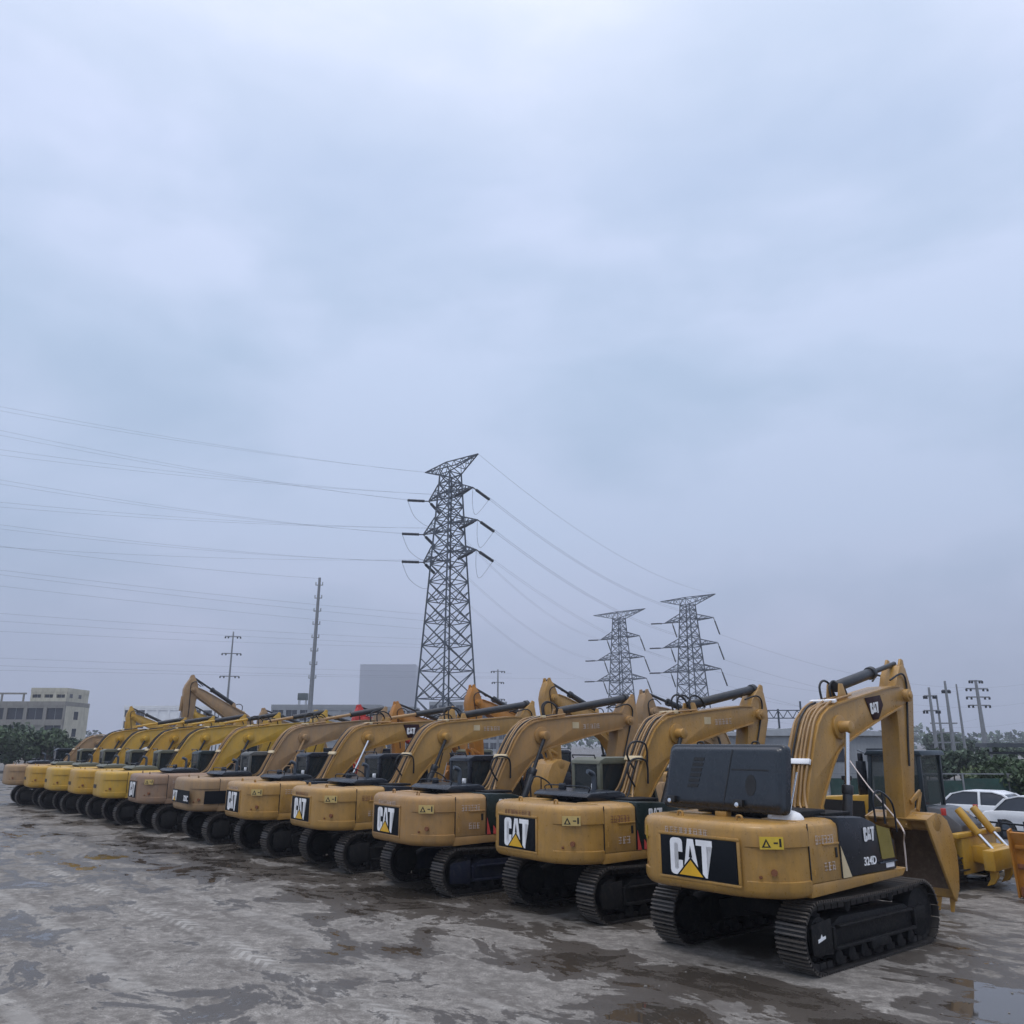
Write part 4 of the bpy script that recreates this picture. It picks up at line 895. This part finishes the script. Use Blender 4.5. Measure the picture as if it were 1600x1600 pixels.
# ------------------------------------------------------------------ pylons, poles, wires
def pylon(label, O, hgt, arm, z_arms, arm_len, base, waist, th=1.0, group='lattice transmission pylons'):
    """square lattice tower; arm = direction of the crossarms"""
    t = thing('lattice_pylon', label, 'pylon', O, 0, group)
    a = arm.normalized(); b = Vector((-a.y, a.x, 0)); top_body = hgt - 1.9
    def half(z): return base + (waist - base) * min(1, (z / top_body)) ** .92
    def cn(z): h = half(z); return [a * (sx * h) + b * (sy * h) + Vector((0, 0, z)) for sx, sy in ((1, 1), (-1, 1), (-1, -1), (1, -1))]
    zs = [0]; z = 0
    while z < top_body - 1.2:
        z += max(1.5, half(z) * 1.3); zs.append(min(z, top_body))
    if zs[-1] < top_body: zs.append(top_body)
    fr = MB(); lw, bw = .22 * th, .115 * th
    for i in range(len(zs) - 1):
        p, q = cn(zs[i]), cn(zs[i + 1])
        for k in range(4):
            fr.bar(p[k], q[k], lw); k2 = (k + 1) % 4
            fr.bar(p[k], q[k2], bw); fr.bar(p[k2], q[k], bw); fr.bar(q[k], q[k2], bw)
            if i < 7: fr.bar((p[k] + p[k2]) / 2, (p[k] + q[k]) / 2, bw * .8); fr.bar((p[k] + p[k2]) / 2, (p[k2] + q[k2]) / 2, bw * .8)
            if i == 0: fr.bar(p[k] + Vector((0, 0, -.3)), p[k] + Vector((0, 0, .5)), .7)
    for k in (0, 2):       # cat ladders and step bolts
        p = cn(1)[k]
    fr.obj('tower_frame', GALV, t)
    tips = {}
    for i, z in enumerate(z_arms):
        for s in (-1, 1):
            h = half(z); tp = a * (s * arm_len[i]) + Vector((0, 0, z)); m = MB()
            r0 = [a * (s * h) + b * (sy * h) + Vector((0, 0, z)) for sy in (-1, 1)]; r1 = [p + Vector((0, 0, 1.7)) for p in r0]
            for p in r0 + r1: m.bar(p, tp, .14 * th)
            for f in (.3, .6):
                pts = [p.lerp(tp, f) for p in r0 + r1]
                m.bar(pts[0], pts[1], .09 * th); m.bar(pts[2], pts[3], .09 * th); m.bar(pts[0], pts[2], .09 * th); m.bar(pts[1], pts[3], .09 * th)
            for f0, f1 in ((0, .3), (.3, .6)):
                m.bar(r0[0].lerp(tp, f0), r1[0].lerp(tp, f1), .085 * th); m.bar(r0[1].lerp(tp, f0), r1[1].lerp(tp, f1), .085 * th); m.bar(r0[0].lerp(tp, f0), r0[1].lerp(tp, f1), .085 * th)
            m.obj('crossarm', GALV, t); tips[(i, s)] = tp
    # T shaped earth wire arm on top
    for s in (-1, 1):
        tp = a * (s * arm_len[-1]) + Vector((0, 0, hgt)); m = MB(); zt = top_body
        r0 = [a * (s * waist) + b * (sy * waist) + Vector((0, 0, zt)) for sy in (-1, 1)]; r1 = [b * (sy * waist * .8) + Vector((0, 0, hgt)) for sy in (-1, 1)]
        for p in r0 + r1: m.bar(p, tp, .13 * th)
        for f in (.25, .5, .75):
            pts = [p.lerp(tp, f) for p in r0 + r1]; m.bar(pts[0], pts[2], .085 * th); m.bar(pts[1], pts[3], .085 * th); m.bar(pts[0], pts[1], .085 * th); m.bar(pts[2], pts[3], .085 * th)
        for f0, f1 in ((0, .25), (.25, .5), (.5, .75)):
            m.bar(r0[0].lerp(tp, f0), r1[0].lerp(tp, f1), .085 * th); m.bar(r0[1].lerp(tp, f0), r1[1].lerp(tp, f1), .085 * th)
        for p in r0: m.bar(p, r1[0], .1 * th)
        m.obj('crossarm', GALV, t); tips[('T', s)] = tp
    t['_'] = 0; del t['_']
    return t, {k: Vector(O) + v for k, v in tips.items()}
def insulator(t, tip, d, ln, r):
    o = Vector(t.location); d = d.normalized(); m = MB(); p = tip - o
    m.tube([p, p + d * ln * .22], .10, 5); p = p + d * ln * .2; ln = ln * .8
    pts = [p, p + d * ln]; m.tube([p + d * (ln * k / 24) for k in range(25)], r, 8, [r * (1.0 if k % 2 else .7) for k in range(25)])
    m.obj('insulator', GALVD, t); return p + o + d * ln
WIRE = mat('wire_aluminium', (.25, .27, .32), .5, metal=.1)
def wire(p, q, sag, label, r=.03, n=24, group='overhead power wires'):
    pts = [p.lerp(q, k / n) + Vector((0, 0, -sag * 4 * (k / n) * (1 - k / n))) for k in range(n + 1)]
    return tag(MB().tube(pts, r, 5).obj('power_line', WIRE), label, 'power line', group)
ARM = Vector((.70, -.714, 0))
P1 = Vector((-10.2, 131.5, 0))
t1, tip1 = pylon('tallest nearest lattice pylon, dark against the sky', P1, 48.0, ARM, (32.2, 37.0, 42.6), (6.6, 6.8, 5.6, 6.8), 3.9, 1.25, 1.15)
P2 = Vector((31.3, 243, 0)); P3 = Vector((46.3, 218, 0))
t2, tip2 = pylon('shorter far lattice pylon on the left of the two beyond the orange stick head', P2, 40, ARM, (20.5, 26.5, 32.5), (9.0, 8.5, 7.2, 9.6), 3.6, 1.3, 1.25)
t3, tip3 = pylon('far lattice pylon on the right of the pair, with wide T top', P3, 40, ARM, (21.0, 27.5, 34.0), (8.8, 8.4, 7.6, 8.6), 3.9, 1.4, 1.25)
west = Vector((-.905, -.30, .02)); east = (P3 - P1).normalized() + Vector((0, 0, -.12))
LW = 'thin grey wire running left from the tallest pylon across the sky'
LE = 'thin grey wire running from the tallest pylon down to the far pair of pylons'
# wires on the left leave towards a pylon outside the picture: its tips sit about 150 m to the west
def west_end(yx0, Y=97):      # where the wire crosses the left picture border, from the photograph
    return at_depth(0, yx0, Y)
lefts = {('T', -1): (627, 634), (2, -1): (664, 672), (2, 1): (694, 703), (1, -1): (741, 748), (1, 1): (776, 784), (0, -1): (811, 818), (0, 1): (846,)}
for key, ys in lefts.items():
    tp = tip1[key]; st_ = tp
    if key[0] != 'T': st_ = insulator(t1, tp, Vector((-1, -.25, -.02)) if key[1] < 0 else Vector((-.75, -.25, -.45)), 3.6 if key[1] < 0 else 3.4, .27)
    for k, y in enumerate(ys):
        e = west_end(y); d = e - st_; end = st_ + d * 1.5
        wire(st_ + Vector((0, 0, .12 * k)), end + Vector((0, 0, 1.1)), 1.6, LW, .0125)
for i in (0, 1, 2):
    for s in (-1, 1):
        tp = tip1[(i, s)]; tgt = tip3[(i, s)] if s > 0 else tip2[(i, s)]
        d = (tgt - tp).normalized() + Vector((0, 0, -.12)); q = insulator(t1, tp, d, 4.6, .27)
        for k in (0, 1): wire(q + Vector((0, 0, .35 * k)), tgt + Vector((0, 0, .35 * k)), 4.0, LE, .024 if s > 0 and i > 0 else .015)
        # jumper loop under the arm
        w0 = tp + Vector((-1, -.25, -.02)).normalized() * (3.6 if s < 0 else 0); pts = bez([w0, tp.lerp(w0, .6) + Vector((0, 0, -3.0)), tp + Vector((.6, .3, -4.4)), q], 8)
        MB().tube([p - Vector(t1.location) for p in pts], .035, 5).obj('jumper_wire', WIRE, t1)
wire(tip1[('T', 1)], tip3[('T', 1)], 4, LE, .022)
for tt, tips in ((t2, tip2), (t3, tip3)):
    for i in (0, 1, 2):
        insulator(tt, tips[(i, 1)], Vector((.30, .25, -.75)), 4.6, .2); insulator(tt, tips[(i, -1)], Vector((-1, .05, -.03)), 3.6, .22); insulator(tt, tips[(i, -1)] + ARM * 2.4, Vector((.3, .3, -.8)), 4.2, .2)
        p = tips[(i, 1)] + Vector((.30, .25, -.75)).normalized() * 4.6
        wire(p, p + Vector((150, 110, -4)), 7, 'faint wire leaving the far pylons towards the right', .025)
def pole(label, base, hgt, r, arms=(), group='slender steel power poles', lean=0.0, bolts=0):
    t = thing('power_pole', label, 'pole', base, 0, group)
    MB().tube([(lean * k / 6 * hgt, 0, hgt * k / 6) for k in range(7)], r, 10, [r * (1 - .55 * k / 6) for k in range(7)]).obj('shaft', PGREY, t)
    for z, w, a in arms:
        v = Vector((math.cos(a), math.sin(a), 0)) * w; c = Vector((lean * z, 0, z))
        ca = MB().bar(c - v, c + v, .16).obj('crossarm', PGREY, t)
        for f in (-1, -.6, .6, 1):
            MB().cyl(c + v * f, c + v * f + Vector((0, 0, -.32)), .13, 8).obj('insulator', GALVD, ca)
    for k in range(bolts):
        z = hgt - 1 - k * 1.75; c = Vector((lean * z, 0, z)); MB().bar(c - Vector((.5, 0, 0)), c + Vector((.5, 0, 0)), .10).cyl(c + Vector((.45, 0, .05)), c + Vector((.45, 0, .4)), .06, 6).cyl(c - Vector((.45, 0, -.05)), c - Vector((.45, 0, -.4)), .06, 6).obj('bracket', PGREY, t)
    return t
pole('tall tapering steel pole with short brackets, left of the tallest pylon', (-26.1, 110, 0), 24.5, .38, lean=.012, bolts=8)
pole('thin far pole with two short arms behind the steeply raised brown boom', (-50.1, 150, 0), 22.4, .27, ((21.5, 1.3, .2), (18.5, 1.6, .2), (14.5, 1.6, .2)))
pole('small far pole with crossarms right of the tallest pylon', (-3.0, 180, 0), 18.2, .30, ((17.8, 1.4, .1), (15.5, 1.2, .1), (12, 1.4, .1)))
pole('grey pole with four crossarms at the far right', (60.3, 110, 0), 11.0, .36, ((10.9, .9, .15), (9.9, 1.5, .15), (8.85, 1.6, .15), (7.8, 1.5, .15)), lean=-.008)
for x, yt, lab, arms in ((1444, 1074, 'leftmost pole of the far right cluster, hung with curled wires', ((8.2, .6, 2.9), (6.6, .8, 2.9))), (1456, 1086, 'short plain pole second from left in the far right cluster', ()), (1469, 1064, 'tallest pole in the far right cluster', ((8.8, .4, 0),)), (1487, 1069, 'thin plain pole at the right end of the far right cluster', ())):
    p = at_depth(x, yt, 95); hh = p.z
    pole(lab, (p.x + .5, p.y, 0), hh, .26 if x in (1444, 1469) else .18, arms)
p0, p1 = at_depth(1467, 1125, 95), at_depth(1492, 1125, 95)
rk = thing('cable_rack', 'three grey bars joining two poles of the far right cluster', 'cable rack', (p0.x, p0.y, 0))
for z in (p0.z - .35, p0.z - 1.35, p0.z - 2.4): MB().bar((-1.0, 0, z), (p1.x - p0.x + .2, 0, z), .14).obj('crossbar', PGREY, rk)
# further wires in the distance on the left
for y0, y1, x1_, Y0, Y1 in ((848, 904, 500, 90, 110), (886, 962, 690, 100, 140), (893, 972, 690, 100, 140), (911, 985, 690, 105, 145), (954, 1000, 690, 110, 160), (966, 1008, 690, 110, 160), (982, 1012, 690, 110, 160), (1024, 1052, 800, 120, 190), (1036, 1058, 800, 120, 190), (1043, 1060, 900, 120, 200)):
    p = at_depth(0, y0, Y0); q = at_depth(x1_, y1, Y1); wire(p + (p - q) * .6 + Vector((0, 0, .6)), q, .8, 'faint thin wire low across the sky on the left, behind the poles', .014)

# ------------------------------------------------------------------ buildings
def block(label, O, rz, w, d, floors, fh, bays, wm, group=None, skip=0, solid=0, sidem=None, wmat=None, name='building'):
    """w along local x (front on -y); frame of piers and slabs, dark windows set back"""
    t = thing(name, label, 'building', O, rz, group); hgt = floors * fh; rd = random.Random(int(w * 10))
    MB().mm((.25, .35, 0), (w - .25, d, hgt - .1)).obj('core', CONC, t)
    m = MB(); bw = w / bays
    for i in range(bays + 1): m.mm((max(0, i * bw - .35), -.1, 0), (min(w, i * bw + .35), .33, hgt))
    for k in range(floors + 1):
        z = k * fh; m.mm((0, -.06, max(0, z - .45)), (w, .34, min(hgt + .02, z + .75)))
    m.mm((-.05, -.12, hgt + .021), (w + .05, .4, hgt + .9)); m.mm((-.05, .4, hgt + .021), (.3, d + .05, hgt + .9)); m.mm((w - .3, .4, hgt + .021), (w + .05, d + .05, hgt + .9))
    m.obj('wall', wm, t)
    sd = MB()
    sd.mm((-.03, .345, 0), (.24, d, hgt)); sd.mm((w - .24, .345, 0), (w + .03, d, hgt)); sd.obj('side_wall', sidem or wm, t)
    for k in range(floors):
        for i in range(bays):
            x0, x1 = i * bw + .35, (i + 1) * bw - .35; z0, z1 = k * fh + .75, (k + 1) * fh - .45
            if rd.random() < solid: MB().mm((x0, .12, z0), (x1, .34, z1)).obj('infill_wall', wm, t); continue
            f = MB().mm((x0, .30, z0), (x1, .345, z1)).obj('window', wmat or WIND, t)
            MB().mm(((x0 + x1) / 2 - .05, .26, z0), ((x0 + x1) / 2 + .05, .30, z1)).obj('mullion', PGREY, f)
        for j in range(1 if sidem else max(1, int(d / 4))):
            MB().mm((w + .02, 1.2 + j * 4 + (3 if sidem else 0), k * fh + .8), (w + .06, 2.5 + j * 4 + (3.6 if sidem else 0), k * fh + min(2.5, fh - .3))).obj('window', WIND, t)
    return t
b1 = block('long grey concrete building with open dark bays at the far left', (-131, 179, 0), R(2), 36.7, 11, 3, 3.55, 9, CONC, 'unfinished concrete buildings', solid=.3, sidem=CONCL)
fr = MB(); fr.bar((1, .5, 13.2), (28, .5, 13.2), .35)
for x in (2, 9, 16, 23, 27.5): fr.bar((x, .5, 11.5), (x, .5, 13.2), .3)
fr.obj('roof_frame', CONC, b1)
b3 = block('pale rooftop storey standing on the right end of the long grey concrete building', (-101.9, 180.2, 11.57), R(2), 7.5, 10, 1, 1.9, 3, CONCL, 'unfinished concrete buildings', solid=.0)
block('white building with small windows and roof rail behind the yellow stick heads', (-119, 262, 0), R(3), 27, 12, 4, 3.3, 8, WHITEB, 'pale far buildings', solid=.35)
block('low hazy building between the concrete block and the white building', (-127, 300, 0), R(3), 30, 12, 4, 2.6, 8, GREYW, 'pale far buildings')
block('low grey building with rooftop tank behind the slender pole', (-62, 220, 0), R(2), 28, 12, 3, 3.9, 8, GREYW, 'pale far buildings', solid=.3)
bt = thing('water_tank', 'small dark tank on legs on the low grey roof beside the tall slender pole', 'tank', (-55.5, 226, 12.6))
MB().mm((-1.2, -1, 1.4), (1.2, 1, 3.2)).obj('tank_body', mat('tank_green', (.07, .09, .09), .6), bt, .1)
for sx in (-.9, .9):
    for sy in (-.7, .7): MB().bar((sx, sy, 0), (sx, sy, 1.42), .16).obj('leg', PGREY, bt)
tw = block('single tall hazy tower block far off beside the tallest pylon', (-252, 1400, 0), R(1), 92, 50, 34, 3.75, 16, mat('far_tower_cladding', (.22, .23, .26), .7), None, wmat=mat('far_tower_hazed_glass', (.20, .21, .24), .6))  # window colour set close to the cladding: distance haze put into the colour
block('broad hazy building at the foot of the tallest pylon', (-32, 330, 0), 0, 30, 15, 5, 3.5, 9, GREYW, 'pale far buildings')
block('flat far building behind the red stick head', (-60, 300, 0), 0, 26, 15, 4, 3.6, 8, GREYW, 'pale far buildings', solid=.2)
sh = thing('warehouse', 'grey clad shed behind the nearest machine boom', 'warehouse', (17, 75, 0), R(-2))
MB().mm((0, 0, 0), (17.6, 14, 3.75)).obj('wall', GREYW, sh)
ribs = MB()
for k in range(58): ribs.mm((.15 + k * .3, -.03, 0), (.22 + k * .3, 0, 3.7))
ribs.obj('cladding_rib', GREYW, sh)
MB().prism([(-.3, 3.755), (17.9, 3.755), (17.9, 3.9), (8.8, 4.5), (-.3, 3.9)], -.3, 14.3).obj('roof', mat('pale_roof', (.36, .38, .40), .5), sh)
for k in range(4): MB().mm((1.5 + k * 4, -.05, 1.6), (3.6 + k * 4, -.035, 2.7)).obj('window', WIND, sh)
# substation gantry
gt = thing('steel_gantry', 'grey steel gantry with zigzag truss beams beyond the booms', 'gantry', (23.5, 90, 0))
for i, z in enumerate((6.45, 4.55)):
    m = MB()
    for zz in (z, z - .8): m.bar((0, i * .6, zz), (11, i * .6, zz), .10)
    for k in range(11): m.bar((k, i * .6, z - .8), (k + .5, i * .6, z), .07); m.bar((k + .5, i * .6, z), (k + 1, i * .6, z - .8), .07)
    m.obj('truss_beam', GALV, gt)
for x, h_ in ((2.2, 7.6), (7.0, 7.4), (10.7, 6.6), (4.6, 6.6)): MB().bar((x, .3, 0), (x, .3, h_), .16).obj('column', GALV, gt)
# canopy at the right edge
cn_ = thing('canopy', 'dark flat steel canopy on thin posts at the right edge', 'canopy', (33.0, 60, .13), R(-22))
MB().mm((0, 0, 2.75), (14, 7, 3.02)).obj('roof', mat('dark_roof_steel', (.05, .06, .07), .5), cn_)
MB().mm((0, -.02, 2.3), (14, .1, 2.45)).obj('beam', BLACK, cn_)
for x in (.2, 4.2, 9, 13.8): MB().bar((x, .2, 0), (x, .2, 2.8), .16).obj('post', PGREY, cn_)
# green netted fence panel behind the cars
fx = px_ground(1420, 1262); fn = thing('mesh_fence', 'green netting fence with pale top rail behind the white cars', 'fence', (14.5, 40, 0), R(-3))
for k in range(9):
    MB().mm((k * 2.0 + .05, -.01, .1), (k * 2.0 + 1.95, .012, 1.62 + .1 * math.sin(k * 2.1))).obj('net_panel', GREENF, fn); MB().bar((k * 2.0, 0, 0), (k * 2.0, 0, 1.85), .07).obj('post', PGREY, fn)
MB().bar((0, 0, 1.82), (18, 0, 1.82), .05).obj('top_rail', PGREY, fn)

# ------------------------------------------------------------------ trees
def tree(name, label, O, hgt, rad, m, leaf=.12, n=2600, seed=1, group=None, squash=.8, trunk=.3, cat='tree'):
    rd = random.Random(seed); t = thing(name, label, cat, O, rd.uniform(0, 6), group)
    tb = MB(); th_ = hgt * trunk
    tb.tube([(0, 0, -.1), (.05, .03, th_ * .5), (.02, -.04, th_), (0, 0, hgt * .7)], .1, 8, [hgt * .032, hgt * .026, hgt * .02, hgt * .008])
    cl = []
    for k in range(16):
        a = rd.uniform(0, 6.28); q = rad * rd.uniform(.25, .85); z = th_ + (hgt - th_) * rd.uniform(.1, .92); q *= math.sqrt(max(.1, 1 - ((z - th_) / (hgt - th_) - .4) ** 2 * 2))
        c = Vector((q * math.cos(a), q * math.sin(a), z)); cl.append((c, min(rad * rd.uniform(.28, .5), hgt * .30)))
        tb.tube([(0, 0, th_ * rd.uniform(.7, 1.3)), (c.x * .5, c.y * .5, (th_ + c.z) / 2), tuple(c)], .05, 5, [hgt * .012, hgt * .008, hgt * .003])
    tb.obj('trunk', BARK, t)
    cr = MB()
    for i in range(n):
        c, r = rd.choice(cl); d = Vector((rd.gauss(0, 1), rd.gauss(0, 1), rd.gauss(0, 1))).normalized() * r * rd.random() ** .4; d.z *= squash
        p = c + d; a = Vector((rd.gauss(0, 1), rd.gauss(0, 1), rd.gauss(0, 1))).normalized(); b = a.cross(Vector((rd.gauss(0, 1), rd.gauss(0, 1), rd.gauss(0, 1)))).normalized(); s = leaf * rd.uniform(.6, 1.4)
        cr.poly([p + a * s, p + b * s * .55, p - a * s, p - b * s * .55])
    cr.obj('crown', m, t, 0, 180); return t
GL = 'trees and bushes beyond the yard on the left'
for i, (x, y0, D, hh, rad) in enumerate(((8, 1145, 96, 4.2, 3.2), (38, 1142, 100, 4.7, 3.4), (70, 1150, 98, 4.1, 3.0), (98, 1160, 104, 3.4, 2.8), (-20, 1150, 100, 4.3, 3.3), (130, 1172, 110, 2.6, 2.6))):
    p = at_depth(x, 1200, D)
    tree('leafy_tree', ['dark bushy tree at the left picture edge below the grey building', 'tallest bushy tree before the grey concrete building', 'rounded bushy tree right of the tallest one before the concrete building', 'small bush below the pale stair tower', 'bushy tree cut by the left picture edge', 'low bush right of the pale stair tower'][i], (p.x, p.y, 0), hh, rad, LEAFG if i % 2 else LEAFD, .28, 2800, 60 + i, GL)
GR = 'trees and bushes beyond the cars on the right'
for i, (x, D, hh, rad, m) in enumerate(((1490, 72, 2.3, 2.2, LEAFG), (1538, 72, 2.5, 2.8, LEAFG), (1560, 44, 2.2, 1.7, LEAFD), (1600, 40, 2.1, 1.9, LEAFD), (1450, 78, 2.3, 2.6, LEAFG), (1512, 150, 3.0, 4.5, LEAFG), (1576, 150, 2.9, 5.0, LEAFG), (1476, 170, 4.4, 3.5, LEAFG), (1536, 47, 1.7, 1.4, LEAFL), (1640, 44, 2.2, 2.0, LEAFD))):
    p = at_depth(x, 1200, D)
    tree('leafy_tree', ['grey green bush beside the poles behind the green netting', 'grey green tree under the left corner of the dark canopy', 'dark green bush above the front white car', 'dark green bush at the right picture edge under the canopy', 'grey green tree behind the bulldozer cab', 'far hazy tree beyond the pole cluster', 'far hazy tree under the canopy roof', 'tallest far hazy tree left of the pole cluster', 'light green low bush right behind the white cars', 'dark green bush cut by the right picture edge'][i], (p.x, p.y, 0), hh, rad, m, .13 if D < 60 else .24 if D < 100 else .36, 3000, 80 + i, GR)
# far-off wood along the horizon
wd = MB(); rw = random.Random(9)
for i in range(9000):
    x = rw.uniform(-330, 330); y = 420 + rw.uniform(0, 60); hmax = 7.5 + 2.5 * math.sin(x * .07) + 2 * math.sin(x * .19 + 1)
    p = Vector((x, y, hmax * rw.random() ** .6)); a = Vector((rw.gauss(0, 1), rw.gauss(0, 1), rw.gauss(0, 1))).normalized(); b = a.cross(Vector((rw.gauss(0, 1), rw.gauss(0, 1), rw.gauss(0, 1)))).normalized(); s = rw.uniform(.8, 1.8)
    wd.poly([p + a * s, p + b * s * .7, p - a * s, p - b * s * .7])
tag(wd.obj('far_wood', LEAFG, None, 0, 180), 'far-off dark line of trees along the horizon', 'wood', kind='stuff')

# ------------------------------------------------------------------ haze
HAZE = 0.00062
hz = MB().mm((-1000, -60, -1), (1000, 1500, 131))
ho = hz.obj('haze', bpy.data.materials.new('haze_air')); m = ho.data.materials[0]; m.use_nodes = True; t = m.node_tree
t.nodes.remove(t.nodes['Principled BSDF']); pv = t.nodes.new('ShaderNodeVolumePrincipled'); pv.inputs['Color'].default_value = (.86, .90, 1.0, 1); pv.inputs['Density'].default_value = HAZE; pv.inputs['Anisotropy'].default_value = .2
t.links.new(pv.outputs[0], t.nodes['Material Output'].inputs['Volume']); tag(ho, 'thin grey blue haze over the whole yard', 'haze', kind='stuff')

# ------------------------------------------------------------------ world, sun, camera
w = bpy.data.worlds.new('World'); SC.world = w; w.use_nodes = True; t = w.node_tree
bg = t.nodes['Background']; sky = t.nodes.new('ShaderNodeTexSky'); sky.sky_type = 'NISHITA'; sky.sun_disc = False
SEL, SAZ = 64, 215           # sun high behind the camera's left shoulder, veiled
sky.sun_elevation = R(SEL); sky.sun_rotation = R(SAZ)
tc = t.nodes.new('ShaderNodeTexCoord'); v = tc.outputs['Generated']
sx = t.nodes.new('ShaderNodeSeparateXYZ'); t.links.new(v, sx.inputs[0]); el = sx.outputs[2]
grad = ramp(t, el, [(0.0, (.45, .485, .625)), (.10, (.42, .485, .64)), (.24, (.445, .56, .735)), (.42, (.505, .635, .825)), (.60, (.615, .73, .94)), (.76, (.90, .98, 1.15)), (1.0, (2.0, 2.05, 2.2))]).outputs[0]
mp = N(t, 'ShaderNodeMapping', Scale=(1.0, 1.0, 2.2)); t.links.new(v, mp.inputs[0])
n1 = noise(t, mp.outputs[0], 1.7, 4, .5, .3); n2 = noise(t, mp.outputs[0], 4.5, 5, .55, .2)
cl = mth(t, 'ADD', mth(t, 'MULTIPLY', n1, .76), mth(t, 'MULTIPLY', n2, .24))
br = ramp(t, cl, [(.38, (.85, .885, .93)), (.49, (.985, .985, 1.01)), (.60, (1.19, 1.125, 1.14))]).outputs[0]
cloud = mixc(t, 1.0, grad, br, 'MULTIPLY')
skl = N(t, 'ShaderNodeVectorMath', operation='SCALE'); t.links.new(sky.outputs[0], skl.inputs[0]); skl.inputs[3].default_value = .10
fin = mixc(t, .94, skl.outputs[0], cloud)
t.links.new(fin, bg.inputs[0]); bg.inputs[1].default_value = 1.0
sl = bpy.data.lights.new('Sun', 'SUN'); sl.energy = .6; sl.angle = R(10); sl.color = (1, .96, .90)
so = bpy.data.objects.new('Sun', sl); COL.objects.link(so)
az = R(SAZ); sd = Vector((math.sin(az) * math.cos(R(SEL)), math.cos(az) * math.cos(R(SEL)), math.sin(R(SEL))))
so.rotation_euler = sd.to_track_quat('Z', 'Y').to_euler()
cd = bpy.data.cameras.new('Camera'); cam = bpy.data.objects.new('Camera', cd); COL.objects.link(cam)
cam.location = (0, 0, H); cam.rotation_euler = (R(90) + PITCH, 0, 0)
cd.sensor_width = 36; cd.lens = 36 * F / 1600; cd.clip_end = 6000; cd.clip_start = .1
SC.camera = cam
SC.view_settings.view_transform = 'Standard'; SC.view_settings.look = 'None'; SC.view_settings.gamma = 1; SC.view_settings.exposure = .05
SC.cycles.volume_bounces = 0; SC.cycles.max_bounces = 6
